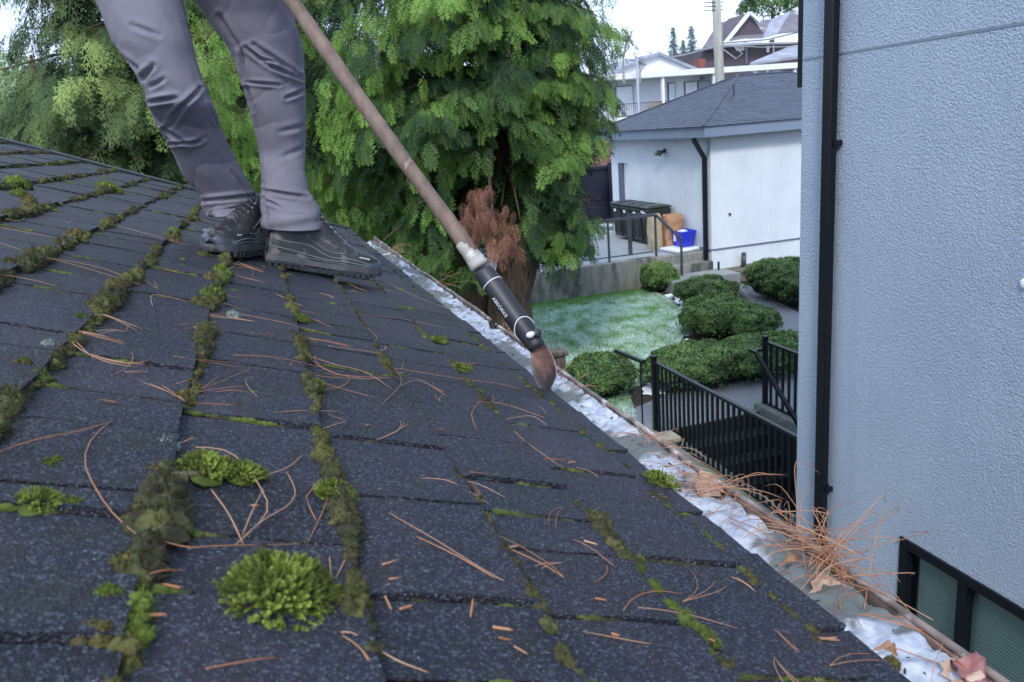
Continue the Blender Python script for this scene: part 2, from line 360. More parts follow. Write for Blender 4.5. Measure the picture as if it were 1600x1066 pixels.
# walls below the roof
MS['siding'] = mat('house_wall', (.3, .3, .29), (.24, .24, .24), 2, .8)
mb = MB(); mb.bx(-5, .2, -.9, 4.2, -4.2, -.72); mb.build('wall', MS['siding'], house)
EX = float(RP(UE, 0)[0]); RZ = -.528; RX = .588
mb = MB(); mb.bx(EX-.045, EX-.018, -.7, rakeY(UE), -.66, -.512); mb.build('fascia_board', MS['white'], house)
# gutter: K-style trough with rolled rim
y0g, y1g = -.7, 4.6
def wob(y): return .0025*math.sin(y*3.1)+.0015*math.sin(y*11)
mb = MB(); prof = [(EX-.016, -.535), (EX-.016, -.64), (RX-.045, -.64), (RX-.03, -.60), (RX-.006, -.575), (RX-.002, RZ-.004), (RX-.008, RZ-.004), (RX-.012, -.57), (RX-.036, -.597), (RX-.049, -.635), (EX-.011, -.635), (EX-.011, -.535)]
Ys = np.linspace(y0g, y1g, 60); V = []
for y in Ys: V += [(px+wob(y), y, pz) for px, pz in prof]
npf = len(prof); Fc = [(i*npf+k, i*npf+(k+1) % npf, (i+1)*npf+(k+1) % npf, (i+1)*npf+k) for i in range(len(Ys)-1) for k in range(npf)]+[tuple(range(npf)), tuple((len(Ys)-1)*npf+k for k in range(npf))]
mb.add(V, Fc); gut = mb.build('gutter', MS['gutter'], house)
mb = MB(); mb.tube([(RX-.004+wob(y), y, RZ+.0015*math.sin(y*17)) for y in np.linspace(y0g, y1g, 140)], .0045, 10); mb.build('rim', MS['gutter'], gut, smooth=True)
for y in (.37, .76, 1.55, 2.35, 3.1, 3.9): # strap hangers across the trough
    mb = MB(); mb.box(((EX-.012+RX-.01)/2, y, RZ-.012), (RX-EX+.005, .022, .003), bev=.001); mb.build('hanger', MS['white'], gut)
# snow in the gutter
V = []; Fc = []; ny, nx = 1500, 16; A = []
for i in range(ny):
    y = -.6+5.15*i/(ny-1)
    base = -.536+.007*nz((0, y*2.2, 1), 1, 3)
    if y > 2.9: base -= .012*(y-2.9)
    for j in range(nx):
        t = j/(nx-1); x = EX-.012+(RX-.012-(EX-.012))*t
        n2 = nz((x*26, y*26, 4), 1, 4)
        z = base+.012*n2+.004+.003*nz((x*70, y*70, 2), 1, 3)
        V.append((x, y, min(z, RZ-.003+(.004 if t < .8 else 0)))); dirty = nz((x*9, y*5, 9), 1, 4)
        A.append(float(np.clip((dirty-.05+(0 if y < 2.9 else .3)+(.3*max(0, t-.45) if y < 1.1 else 0)+.5*max(0, nz((x*60, y*60, 5), 1, 3)))/.22, 0, .92)))
Fc = np.array([(i*nx+j, i*nx+j+1, (i+1)*nx+j+1, (i+1)*nx+j) for i in range(ny-1) for j in range(nx-1)])
MS['gsnow'] = mat('gutter_snow', (.52, .55, .61), (.3, .34, .42), 40, .55, .7, 120, .004, c3=(.3, .34, .4), s3=60, f3=.55, tint=(.1, .11, .1), trans=.05)
tag(mesh_obj('snow', np.array(V), Fc, MS['gsnow'], None, True, np.array(A)), 'old crusty snow with dirty patches lying along the gutter', 'snow', kind='stuff')
# dark grit & bits in the snow
mb = MB()
for i in range(700):
    y = rs.uniform(.2, 4.5); x = rs.uniform(EX, RX-.02); s = rs.uniform(.0006, .0022)
    mb.box((x, y, -.533+rs.uniform(-.006, .006)), (s*rs.uniform(1, 6), s, s*.6), rz=rs.uniform(0, 3))
tag(mb.build('leaf_litter', MS['soil']), 'dark crumbs of leaf litter scattered on the gutter snow', 'litter', kind='stuff')

# ------------------------------------------------------------------ moss
def fuzz(mb, base, nrm, n, h, wd, tint, seed=None, curl=.4):
    """short leaf spikes scattered on points"""
    for i in range(n):
        p = base[rng.integers(len(base))] if len(base) > 1 else base[0]
        d = norm(nrm+rng.normal(0, curl, 3)); hh = h*rng.uniform(.5, 1.2)
        s_ = norm(np.cross(d, rng.normal(0, 1, 3)))*wd*rng.uniform(.6, 1.2)
        mb.add([p-s_, p+s_, p+d*hh], [(0, 1, 2)], [tint*.3, tint*.3, tint*rng.uniform(.6, 1.3)])
def hump(mb, c, r, h, fz=40, fh=.004, tint=.5, n=RN, seed=0, fw=.0009):
    seg, rg = 16, 6; V = []; T = []
    e1 = RU; e2 = np.array([0, 1., 0])
    if n is not RN: e1 = np.array([1., 0, 0])
    rr = r if np.ndim(r) else (r, r)
    for i in range(rg+1):
        th = math.pi/2*i/rg
        for k in range(seg):
            ph = 2*math.pi*k/seg; d = np.array([math.sin(th)*math.cos(ph), math.sin(th)*math.sin(ph), math.cos(th)])
            f = 1+.35*nz((d[0]*1.6+seed, d[1]*1.6, d[2]*1.6+c[1]*7), 1, 3)+.12*nz((d[0]*6+seed, d[1]*6, d[2]*6), 1, 2)
            V.append(c+e1*d[0]*rr[0]*f+e2*d[1]*rr[1]*f+n*(d[2]*h*f-.002)); T.append(tint*(.1+.8*d[2]))  # dark base, pale top: contact shade put into the moss tint
    Fc = [(i*seg+k, (i+1)*seg+k, (i+1)*seg+(k+1) % seg, i*seg+(k+1) % seg) for i in range(rg) for k in range(seg)]
    mb.add(V, Fc, T); V = np.array(V); idx = rng.integers(0, len(V), fz)
    for i in idx:
        p = V[i]+rng.normal(0, r if not np.ndim(r) else min(r), 3)*.06; d = norm(norm(V[i]-c+n*.001)+n*.3+rng.normal(0, .35, 3)); s_ = norm(np.cross(d, rng.normal(0, 1, 3)))*fw
        hh = fh*rng.uniform(.4, 1.3)
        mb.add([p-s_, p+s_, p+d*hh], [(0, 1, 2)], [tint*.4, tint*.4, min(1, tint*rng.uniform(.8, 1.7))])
mm = MB(); mg = MB()
dens = {-7: .4, -6: .5, -5: .6, -4: .75, -3: .8, -2: .8, -1: .9, 0: .95, 1: 1.05, 2: .8, 3: .62, 4: .62, 5: .45}
wid = {-7: .009, -6: .009, -5: .01, -4: .012, -3: .012, -2: .012, -1: .013, 0: .013, 1: .0135, 2: .0085, 3: .0062, 4: .006, 5: .005}
for k, dn in dens.items():
    y = .3; 
    while y < rakeY(UK(k)):
        y += rng.uniform(.005, .011)*(1+ (y > 1.6)*.8)
        m_ = nz((k*3.7, y*5, 2), 1, 3)
        if rng.random() > dn*(.75+m_*1.5): continue
        r = wid[k]*rng.uniform(.45, 1.15)*(1+m_*.8); tint = float(np.clip(.35+nz((k, y*4, 8), 1, 3)*1.6, .02, 1))
        c_ = RP(UK(k)+rng.normal(.002 if k < 2 else -.0005, .0028), y, .001 if k < 2 else .0062)
        hump(mg if nz((k*5, y*3, 5), 1, 2) > .24 else mm, c_, (r, r*rng.uniform(.8, 1.5)), r*rng.uniform(.75, 1.35), fz=int(60 if y < 1.5 else 22), fh=r*.42, tint=tint, seed=rng.uniform(0, 50), fw=.0008 if y < 1.5 else .0013)
# thin moss in the slots
for (u0, u1, y, k) in slot_lines:
    if y < .25 or y > 4.3 or u1 < -1.1: continue
    m_ = rng.random(); 
    if m_ < .1: continue
    a = rng.uniform(0, .5)*(u1-u0); b = rng.uniform(.5, 1)*(u1-u0)
    if m_ > .6: a, b = 0, u1-u0
    u = u0+a
    while u < u0+b:
        u += rng.uniform(.002, .005)*(1+(y > 1.5))
        q = nz((u*20, y*3, 3), 1, 3)
        if q < -.18: continue
        r = .0025*(1+q*1.6)*rng.uniform(.6, 1.3)*(1+.25*(y > 1.5))
        hump(mm if q < .12 else mg, RP(u, y+rng.normal(0, .0009), .0015+.003*(u-u0)/(u1-u0)), (r*1.4, r), r*.9, fz=7 if y < 1.4 else 3, fh=.0022, tint=float(np.clip(.15+q, .02, .6)), seed=u*9, fw=.0006)
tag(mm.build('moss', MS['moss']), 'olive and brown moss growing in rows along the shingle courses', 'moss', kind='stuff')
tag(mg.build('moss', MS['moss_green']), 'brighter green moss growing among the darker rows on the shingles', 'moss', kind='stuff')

def sprigs(mb, c, r, h, n, L_, tint=.7):
    """star-moss: curved shoots with whorls of little leaves"""
    for i in range(n):
        a = rng.uniform(0, 2*math.pi); q = math.sqrt(rng.random())*(1+.35*nz((math.cos(a)*1.5, math.sin(a)*1.5, c[1]*5), 1, 2))
        d = np.array([math.cos(a)*q, math.sin(a)*q]); hh = h*math.sqrt(max(0, 1-q*q))*(.75+.35*nz((d[0]*3, d[1]*3, c[1]*3), 1, 2)+.1)
        p0 = c+RU*d[0]*r*.92+np.array([0, 1, 0])*d[1]*r*.92+RN*hh*.65
        dr = norm(RU*d[0]*1.1+np.array([0, 1., 0])*d[1]*1.1+RN*(.75+(1-q)*.6)+rng.normal(0, .22, 3)); L = L_*rng.uniform(.6, 1.1)
        side = norm(np.cross(dr, rng.normal(0, 1, 3))); up = np.cross(side, dr); tv = tint*rng.uniform(.5, 1.35)*float(np.clip(.75+1.5*nz((d[0]*1.7+c[1]*9, d[1]*1.7, 4), 1, 2), .2, 1.3))
        for j in range(7):
            t = j/6; p = p0+dr*L*t-RN*L*.12*t*t; 
            for w_ in range(5):
                an = 2*math.pi*w_/5+j*.7; o = side*math.cos(an)+up*math.sin(an); ll = L*(.26 if j < 5 else .24)*1.*(1.0-.25*abs(t-.7))
                tip = p+norm(o*1.0+dr*(.75+t*.5))*ll; s_ = norm(np.cross(o, dr))*ll*.17; mid = p+(tip-p)*.5
                mb.add([p, mid-s_, tip, mid+s_], [(0, 1, 2, 3)], [tv*(.15+.5*t), tv*(.3+.6*t), min(1, tv*(.35+.75*t)), tv*(.3+.6*t)])
def clump(x, y, rpx, kind, label, ar=1., hk=.6):
    u, Y = roofpix(x, y); c = RP(u, Y, .004); r = rpx/F*depth(c)
    mb = MB()
    if kind == 'star':
        hump(mb, c, (r*.85, r*.85*ar), r*hk*.6, fz=0, tint=.05, seed=x)
        sprigs(mb, c, r*.95, r*hk, int(np.clip(rpx*8.5, 60, 680)), r*.3 if rpx > 50 else r*.42); m_ = MS['moss_bright']
    else:
        m_ = {'green': MS['moss_green'], 'brown': MS['moss_brown'], 'grey': MS['moss_grey'], 'mix': MS['moss']}[kind]
        for i in range(16):
            a_ = rng.uniform(0, 6.28); q_ = r*.72*math.sqrt(rng.random()); ri = r*rng.uniform(.28, .46) if i else r*.6
            hh = ri*rng.uniform(.9, 1.3)*(hk/.6)*(1.25-q_/r) if i else r*hk*.8
            o = (math.cos(a_)*q_, math.sin(a_)*q_*ar) if i else (0, 0)
            hump(mb, c+RU*o[0]+np.array([0, o[1], 0]), (ri, ri*(ar if not i else 1)), hh+r*.25, fz=90, fh=r*.1+.001, tint=rng.uniform(.15, 1.), seed=rng.uniform(0, 99), fw=.0007)
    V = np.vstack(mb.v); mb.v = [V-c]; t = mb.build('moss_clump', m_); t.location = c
    return tag(t, label, 'moss', 'moss clumps on the shingle roof')
for a in [(440, 942, 82, 'star', 'largest bright green star moss clump in the foreground', 1, .8), (548, 965, 42, 'mix', 'dark olive moss lump touching the right side of the biggest clump', 1, .8),
          (518, 787, 33, 'star', 'bright sprig of star moss above the biggest clump', 1, .9), (1030, 762, 26, 'star', 'yellow green moss tuft on the eave beside the gutter', 1, .8),
          (322, 742, 40, 'star', 'long green moss mat tangled with twigs at mid left', 1.5, .45), (380, 752, 32, 'star', 'right end of the mossy mat, green sprigs under curved needles', 1.2, .5),
          (60, 793, 30, 'star', 'pale green sprigs of moss at the left edge of the photo', 1.7, .4), (110, 796, 20, 'green', 'small green moss lump right of the pale sprigs at left', 1.4, .4),
          (330, 468, 22, 'green', 'round vivid green moss cushion below the boots', 1.2, .8), (318, 480, 22, 'mix', 'dark mossy lump just under the vivid green cushion', 1.3, .5),
          (168, 299, 20, 'green', 'pale green moss patch high on the left roof slope', 1.4, .45), (26, 292, 20, 'green', 'green moss dome at the far left upper edge', 1.3, .6),
          (30, 308, 13, 'green', 'small round moss cushion below the far left dome', 1, .8), (45, 322, 18, 'brown', 'rusty red moss patch at the upper left', 1.2, .6),
          (12, 340, 13, 'mix', 'dark moss cushion at the left border', 1, .7), (118, 375, 18, 'brown', 'brown moss lump in the upper left moss row', 1.2, .7), (98, 386, 15, 'mix', 'blackish moss lump next to the brown one at upper left', 1, .7),
          (55, 405, 17, 'mix', 'flat dark moss lump in the upper left row', 1.5, .5), (14, 418, 14, 'mix', 'dark round moss at the left border under the boots level', 1, .7),
          (180, 455, 20, 'brown', 'olive brown moss dome left of the round vivid cushion', 1.5, .7), (145, 482, 12, 'mix', 'small dark moss ball left of the olive dome', 1, .8),
          (125, 505, 15, 'green', 'green moss tuft circled by needles', 1, .7), (75, 550, 18, 'grey', 'grey green lichen cushion in the left moss row', 1, .6), (60, 566, 14, 'green', 'yellow green moss dab under the lichen cushion', 1, .6), (36, 580, 20, 'mix', 'dark moss lump at the left end of the row', 1, .7),
          (285, 628, 17, 'brown', 'brown moss lump in the row right of the left edge', 1.6, .7), (258, 702, 19, 'grey', 'pale lichen crust above the mossy mat', 1.5, .5), (240, 748, 20, 'brown', 'brown moss at the left end of the mossy mat', 1, .6),
          (212, 815, 26, 'brown', 'brown moss mound in the nearest moss row', 1.2, .7), (195, 897, 32, 'mix', 'olive moss mound in the nearest moss row', 1.1, .7), (168, 943, 28, 'green', 'green moss mound in the nearest moss row', 1.1, .7), (150, 1010, 34, 'brown', 'brown and green moss mound at the bottom left', 1.4, .7),
          (492, 608, 16, 'green', 'olive moss strip in the second row', 2, .6), (497, 690, 14, 'green', 'green moss tuft in the second row', 1.5, .6), (503, 715, 12, 'brown', 'brown moss under the second row tuft', 1.5, .6),
          (722, 580, 15, 'star', 'yellow green moss sprigs left of the scraper blade', 1.2, .5), (686, 536, 14, 'green', 'mossy dab up the slope from the scraper', 1.2, .6), (470, 502, 14, 'green', 'light green moss below the near boot', 1.4, .4),
          (345, 430, 18, 'green', 'moss tuft at the tip of the left boot', 1, .7), (330, 440, 15, 'brown', 'brown debris moss under the left boot', 1, .6), (318, 404, 12, 'mix', 'moss lump under the left boot toe', 1, .7), (235, 412, 12, 'mix', 'small dark moss in the upper row', 1, .7),
          (828, 945, 20, 'green', 'green moss dab at the lower middle', 1.3, .4), (1102, 1000, 18, 'green', 'narrow green moss at the bottom right of the roof', 2, .4), (965, 868, 13, 'brown', 'brown moss dab at a shingle corner', 1.6, .4), (80, 731, 16, 'green', 'thin green moss streak at the left', 2.2, .25),
          (1392, 1042, 12, 'brown', 'rusty moss lump by the gutter at the bottom right', 1.3, .8), (363, 497, 12, 'grey', 'pale green moss dab right of the vivid cushion', 1.5, .5), (270, 378, 14, 'brown', 'yellowish moss on the row behind the left boot', 1.4, .6), (300, 345, 12, 'mix', 'dark moss at the upper end of the row behind the left boot', 1.3, .6)]:
    clump(*a)
# small twigs & dark bark bit
def twig(pts, r, name, label, cat, m_, h=.008, group=None):
    P_ = [RP(*roofpix(x, y), h) for x, y in pts]; mb = MB(); o = P_[0]
    mb.tube([p-o for p in P_], r, 8); t = mb.build(name, m_, smooth=True); t.location = o; return tag(t, label, cat, group)
MS['charred'] = mat('dark_bark_bit', (.012, .012, .016), (.04, .035, .035), 90, .9, .8, 120, .003)
twig([(352, 912), (372, 895), (398, 876), (404, 868)], .0052, 'twig', 'short black twig stub leaning on the biggest moss clump', 'twig', MS['charred'], .006)
twig([(256, 755), (290, 752), (322, 752)], .0032, 'twig', 'pale grey twig piece lying under the mossy mat', 'twig', MS['wood_old'], .006)
twig([(736, 762), (748, 780)], .003, 'twig', 'small grey bark flake across a shingle joint mid roof', 'twig', MS['wood_old'], .004)

# ------------------------------------------------------------------ pine needles
def needle_mb(mb, pts, r, a, o):
    P_ = np.array(pts)-o; n = 12; t = np.linspace(0, 1, len(P_)); tt = np.linspace(0, 1, n)
    if len(P_) > 2:   # smooth (Catmull) interpolation
        Q = []
        for s in tt*(len(P_)-1):
            i = min(int(s), len(P_)-2); f = s-i; p0 = P_[max(i-1, 0)]; p1 = P_[i]; p2 = P_[i+1]; p3 = P_[min(i+2, len(P_)-1)]
            Q.append(.5*((2*p1)+(p2-p0)*f+(2*p0-5*p1+4*p2-p3)*f*f+(3*p1-p0-3*p2+p3)*f**3))
    else: Q = [P_[0]+(P_[1]-P_[0])*s for s in tt]
    rr = r*(1-.75*np.clip((tt-.8)/.2, 0, 1)); mb.tube(Q, rr, 5, a=a)
def needle(paths, label, group=None, r=.00045, name='pine_needle'):
    if len(paths) > 1 and name == 'pine_needle': name = 'pine_needles'
    o = np.array(paths[0][0]); mb = MB(); a = float(np.clip(rng.normal(.3, .35), 0, 1))
    for p in paths: needle_mb(mb, p, r*rng.uniform(.85, 1.15), a, o)
    t = mb.build(name, MS['needle'], smooth=True); t.location = o; return tag(t, label, 'pine needle', group)
def rpath(px, h=.006):
    P_ = []
    n = len(px)
    for i, (x, y) in enumerate(px): P_.append(RP(*roofpix(x, y, h), h+.004*math.sin(math.pi*i/max(1, n-1))))
    return P_
GN = 'dry pine needles scattered on the shingles'; LN = 'dry rust brown pine needle lying loose on the dark shingles'
traced = [
 ([[(172, 660), (120, 680), (60, 692), (0, 705)]], 'long straight needle running to the left edge of the photo'),
 ([[(174, 658), (142, 690), (131, 730), (150, 775), (180, 815), (225, 850), (266, 892)]], 'long S-shaped needle left of the mossy mat'),
 ([[(305, 699), (345, 705), (375, 725), (400, 760), (417, 795), (405, 820), (368, 852)]], 'arched needle curling over the mossy mat'),
 ([[(472, 712), (445, 738), (400, 746)]], 'short pale needle at the upper right of the mossy mat'),
 ([[(448, 738), (460, 770), (450, 795), (410, 818), (366, 852)]], 'hooked needle right of the mossy mat'),
 ([[(330, 765), (355, 810), (380, 850)], [(412, 765), (395, 800), (378, 838)]], 'two crossing needles below the mossy mat'),
 ([[(608, 802), (680, 850), (760, 900), (842, 936)], [(650, 838), (720, 880), (812, 928)]], 'longest straight needle pair in the middle of the roof'),
 ([[(635, 748), (700, 757), (765, 788)], [(680, 748), (740, 760), (792, 779)]], 'pair of parallel needles beside a grey bark flake'),
 ([[(98, 500), (112, 540), (160, 568), (214, 574)], [(100, 500), (110, 530), (148, 562)], [(100, 498), (160, 497), (214, 517)], [(104, 500), (140, 490), (222, 514)]], 'sheaf of bent needles circling a green tuft at the left'),
 ([[(0, 380), (60, 402), (140, 424), (232, 449)], [(60, 400), (150, 420), (215, 440)]], 'long needle pair crossing the upper left shingles'),
 ([[(0, 355), (70, 372), (110, 378)]], 'needle reaching the dark lump at the upper left edge'),
 ([[(365, 555), (430, 563), (507, 575)]], 'pale straight needle under the second moss row'),
 ([[(448, 545), (520, 572), (570, 585), (615, 610)]], 'bent twig-like needle in front of the scraper'),
 ([[(612, 570), (626, 602), (584, 643)], [(626, 603), (655, 598), (700, 620)]], 'forked needles meeting in a light star shape'),
 ([[(618, 575), (700, 592), (775, 602), (830, 612)]], 'needle pointing at the scraper blade tip'),
 ([[(788, 655), (815, 690), (880, 732)], [(790, 655), (830, 654), (858, 668)]], 'needle pair bent like a hairpin right of centre'),
 ([[(745, 628), (790, 636), (870, 660)], [(752, 625), (736, 650), (745, 672)]], 'forked needle below the scraper blade'),
 ([[(370, 490), (430, 505), (512, 522)]], 'pale needle running from the vivid moss cushion'),
 ([[(238, 478), (240, 464), (296, 472)]], 'looped needle left of the vivid moss cushion'),
 ([[(516, 985), (521, 1046)], [(512, 980), (560, 1022), (602, 1070)], [(516, 984), (560, 1022), (590, 1066)]], 'thick orange needle bundle right of the biggest clump'),
 ([[(520, 990), (545, 997), (572, 1003)], [(575, 1010), (555, 1068)], [(580, 1008), (620, 1042), (672, 1052)], [(488, 1020), (500, 1062)]], 'needles fanned at the bottom under the dark olive lump'),
 ([[(547, 860), (524, 905)], [(515, 870), (518, 905)]], 'two short orange needles standing by the biggest clump'),
 ([[(480, 780), (482, 800), (495, 815)], [(478, 778), (500, 755), (532, 740)], [(525, 745), (505, 800), (480, 850)]], 'needles wrapped around the bright sprig'),
 ([[(320, 1045), (400, 1040), (436, 1028)]], 'dull red needle under the biggest clump'),
 ([[(224, 899), (255, 900), (290, 892)]], 'short pale needle beside the nearest moss row'),
 ([[(236, 840), (290, 862), (340, 860), (480, 850)]], 'faint curved needle above the biggest clump'),
 ([[(558, 490), (640, 503), (705, 515)], [(600, 440), (660, 470), (742, 496)]], 'two pale needles above the scraper grip line'),
 ([[(345, 432), (386, 398)]], 'upright needle stuck at the left boot toe'),
 ([[(490, 430), (495, 412)]], 'tiny upright needle between the boots'),
 ([[(360, 418), (392, 422), (394, 434)]], 'small hooked needle below the left boot'),
 ([[(180, 352), (230, 368), (300, 385)]], 'straight needle behind the left boot'),
]
for px, lb in traced: needle([rpath(p) for p in px], lb, r=.0005)
for i in range(105):
    while True:
        x, y = rng.uniform(0, 1400), rng.uniform(330, 1060); u, Y = roofpix(x, y)
        if -1.0 < u < UE-.03 and .35 < Y < 4.2 and not (Y < .85 and u < .3) and rng.random() < (1. if u > -.1 and Y > .9 else .45): break
    L_ = rng.uniform(.04, .15); a = rng.normal(.9, .7)+(math.pi if rng.random() < .5 else 0); cv = rng.normal(0, .5)
    ps = []
    for j in range(rng.choice([1, 1, 2, 3])):
        a2 = a+rng.normal(0, .1); c2 = cv+rng.normal(0, .25); pts = []; uu, yy, aa = u, Y, a2
        for s in range(6):
            pts.append(RP(uu, yy, .006+.003*math.sin(s*.6+i))); uu += math.cos(aa)*L_/6; yy += math.sin(aa)*L_/6; aa += c2/5
        ps.append(pts)
    needle(ps, LN, GN, .0004+.0002*(Y > 1.6))
FR = 'short broken piece of rust brown needle on a shingle'; GF = 'broken needle bits on the roof'
for px in [[(598, 882), (636, 872)], [(608, 905), (640, 902)], [(625, 952), (645, 946)], [(740, 930), (735, 965)], [(770, 980), (802, 985)], [(785, 857), (810, 853)], [(722, 836), (742, 843)], [(930, 935), (948, 938)], [(955, 990), (968, 994)], [(225, 962), (262, 960)], [(912, 845), (935, 852)], [(1228, 990), (1318, 1002)], [(1260, 1000), (1316, 996)]]:
    needle([rpath(px, .004)], FR, GF, .0012, 'needle_piece')
for i in range(18):
    x, y = rng.uniform(100, 1300), rng.uniform(480, 1060); u, Y = roofpix(x, y)
    if u > UE-.03: continue
    a = rng.uniform(0, 6.3); l = rng.uniform(.004, .016); needle([[RP(u, Y, .008), RP(u+l*math.cos(a), Y+l*math.sin(a), .006)]], FR, GF, .0009, 'needle_piece')
# needles caught in the gutter
def gpt(x, y, h=0.): r = ray(x, y); return r*((RZ+h)/r[2])
GG = 'pine needles caught in the gutter'
def burst(cx, cy, n, rad, label, up=.5, seed=0, spread=(0, 6.3)):
    c = gpt(cx, cy, .004); rr = np.random.default_rng(seed)
    for i in range(n):
        an = rr.uniform(*spread); e = rr.uniform(-.05, up); L = rad*rr.uniform(.55, 1.2); d = norm([math.cos(an), math.sin(an), e])
        b = c+np.array([rr.normal(0, .012), rr.normal(0, .035), rr.uniform(-.012, .02)]); bend = np.array([rr.normal(0, .1), rr.normal(0, .1), -.12])*L
        f0 = rr.uniform(.15, .5)
        needle([[b-d*L*f0, b+d*L*.2+bend*-.15, b+d*L*.55, b+d*L*(1-f0)+bend]], label, GG, .00055)
burst(1285, 868, 46, .115, 'long orange needle in the big bristling pile on the gutter rim', .45, 3)
burst(1290, 862, 16, .2, 'very long needle fanning toward the grey wall from the rim pile', .35, 13, (-1., 1.3))
burst(1110, 770, 26, .09, 'needle in the small nest on the gutter beside the yellow tuft', .35, 4)
burst(1060, 715, 9, .11, 'needle in the loose group where gutter meets the wooden post', .3, 5)
burst(1000, 685, 9, .1, 'needle lying across the snowy gutter near the railing end', .3, 6)
burst(900, 600, 6, .1, 'needle in the gutter beside the scraper blade', .5, 7)
burst(1400, 960, 10, .11, 'needle on the gutter near the basement window', .5, 8)
burst(1150, 800, 10, .1, 'needle resting on gutter snow between the two piles', .3, 9)
burst(700, 440, 6, .13, 'needle lying on the rim above the scraper grip', .4, 10)
burst(620, 392, 18, .14, 'needle in the brown heap at the far end of the gutter', .25, 11)
burst(800, 520, 8, .12, 'needle beneath the scraper grip on the gutter', .25, 12)
def leaf(c, s, label, rot, m_=None):
    mb = MB(); n = 9; V = []
    for i in range(n):
        t = i/(n-1); wv = s*.42*math.sin(math.pi*t)**.8*(1+.35*(i % 2))
        for k in range(5):
            v = (k/4-.5)*2; V.append((s*(t-.5), wv*v, s*(.25*v*v*math.sin(3*t)+.12*math.sin(7*t+v*2))))
    V = np.array(V)@np.array(Matrix.Rotation(rot[0], 3, 'X')@Matrix.Rotation(rot[1], 3, 'Z')).T
    mb.add(V, [(i*5+k, (i+1)*5+k, (i+1)*5+k+1, i*5+k+1) for i in range(n-1) for k in range(4)])
    o = mb.build('dry_leaf', m_ or MS['leaf'], smooth=True); o.location = c; md = o.modifiers.new('thick', 'SOLIDIFY'); md.thickness = .0006
    return tag(o, label, 'leaf')
MS['leafp'] = mat('pale_dry_leaf', (.36, .24, .17), (.5, .36, .28), 70, .8, .4, 90, .003)
MS['leafr'] = mat('reddish_leaf', (.2, .07, .07), (.32, .15, .14), 70, .8, .4, 90, .003)
leaf(gpt(1105, 762, .0), .045, 'curled tan leaf in the small needle nest', (.6, .4), MS['leafp'])
leaf(gpt(1290, 925, -.01), .045, 'curled pale leaf below the big needle pile in the gutter', (.9, 1.2), MS['leafp'])
leaf(gpt(1515, 1052, 0), .035, 'crumpled red leaf on the rim at the bottom right corner', (.3, 2), MS['leafr'])
leaf(gpt(1500, 1058, -.004), .035, 'yellowish leaf under the crumpled red leaf', (.2, 1), MS['leafp'])
leaf(gpt(772, 508, -.0), 0.035, 'dark brown leaf on the rim behind the scraper grip', (.3, .5), MS['soil'])
leaf(gpt(836, 560, -.02), .035, 'orange leaf scrap behind the scraper blade', (.9, .5), mat('orange_leaf', (.5, .13, .04), rough=.6))
leaf(gpt(1385, 1030, -.01), .03, 'small brown leaf in the gutter snow near the corner', (.5, 2.4))
leaf(gpt(1240, 905, -.02), .05, 'dark curled leaf in the shadowed gutter beneath the big pile', (.4, 2.7))
# ================================================================== GREY STUCCO HOUSE ON THE RIGHT
def stucco_mat(name, c, c2, sc_, dist):
    m = bpy.data.materials.new(name); m.use_nodes = True; t = m.node_tree; N = t.nodes; L = t.links; b = N['Principled BSDF']
    tc = N.new('ShaderNodeTexCoord'); n1 = N.new('ShaderNodeTexNoise'); n1.inputs['Scale'].default_value = sc_; n1.inputs['Detail'].default_value = 5; n1.inputs['Distortion'].default_value = .35
    n2 = N.new('ShaderNodeTexNoise'); n2.inputs['Scale'].default_value = sc_*2.7; n2.inputs['Detail'].default_value = 5
    n3 = N.new('ShaderNodeTexNoise'); n3.inputs['Scale'].default_value = 1.1; n3.inputs['Detail'].default_value = 4
    for n in (n1, n2, n3): L.new(tc.outputs['Object'], n.inputs['Vector'])
    r = N.new('ShaderNodeMapRange'); r.inputs[1].default_value = .4; r.inputs[2].default_value = .66; L.new(n1.outputs[0], r.inputs[0])
    ad = N.new('ShaderNodeMath'); ad.operation = 'MULTIPLY_ADD'; ad.inputs[1].default_value = .9; L.new(n2.outputs[0], ad.inputs[0]); L.new(r.outputs[0], ad.inputs[2])
    bp = N.new('ShaderNodeBump'); bp.inputs['Strength'].default_value = .8; bp.inputs['Distance'].default_value = dist; L.new(ad.outputs[0], bp.inputs['Height']); L.new(bp.outputs[0], b.inputs['Normal'])
    x = N.new('ShaderNodeMix'); x.data_type = 'RGBA'; x.inputs[6].default_value = (*c, 1); x.inputs[7].default_value = (*c2, 1)
    r3 = N.new('ShaderNodeMapRange'); r3.inputs[1].default_value = .35; r3.inputs[2].default_value = .65; L.new(n3.outputs[0], r3.inputs[0]); L.new(r3.outputs[0], x.inputs[0])
    mp = N.new('ShaderNodeMapping'); mp.inputs['Scale'].default_value = (5, 5, .35); n4 = N.new('ShaderNodeTexNoise'); n4.inputs['Scale'].default_value = 1.6; n4.inputs['Detail'].default_value = 6; L.new(tc.outputs['Object'], mp.inputs[0]); L.new(mp.outputs[0], n4.inputs['Vector'])
    r4 = N.new('ShaderNodeMapRange'); r4.inputs[1].default_value = .5; r4.inputs[2].default_value = .75; r4.inputs[4].default_value = .14; L.new(n4.outputs[0], r4.inputs[0])
    x2 = N.new('ShaderNodeMix'); x2.data_type = 'RGBA'; x2.inputs[7].default_value = (c[0]*.62, c[1]*.64, c[2]*.66, 1); L.new(r4.outputs[0], x2.inputs[0]); L.new(x.outputs[2], x2.inputs[6]); L.new(x2.outputs[2], b.inputs['Base Color'])
    b.inputs['Roughness'].default_value = .85; return m
MS['stucco'] = stucco_mat('grey_stucco', (.35, .42, .52), (.39, .46, .55), 74, .011)
MS['stucco_lt'] = stucco_mat('pale_stucco', (.6, .65, .7), (.68, .72, .76), 30, .006)
WX = 3.7
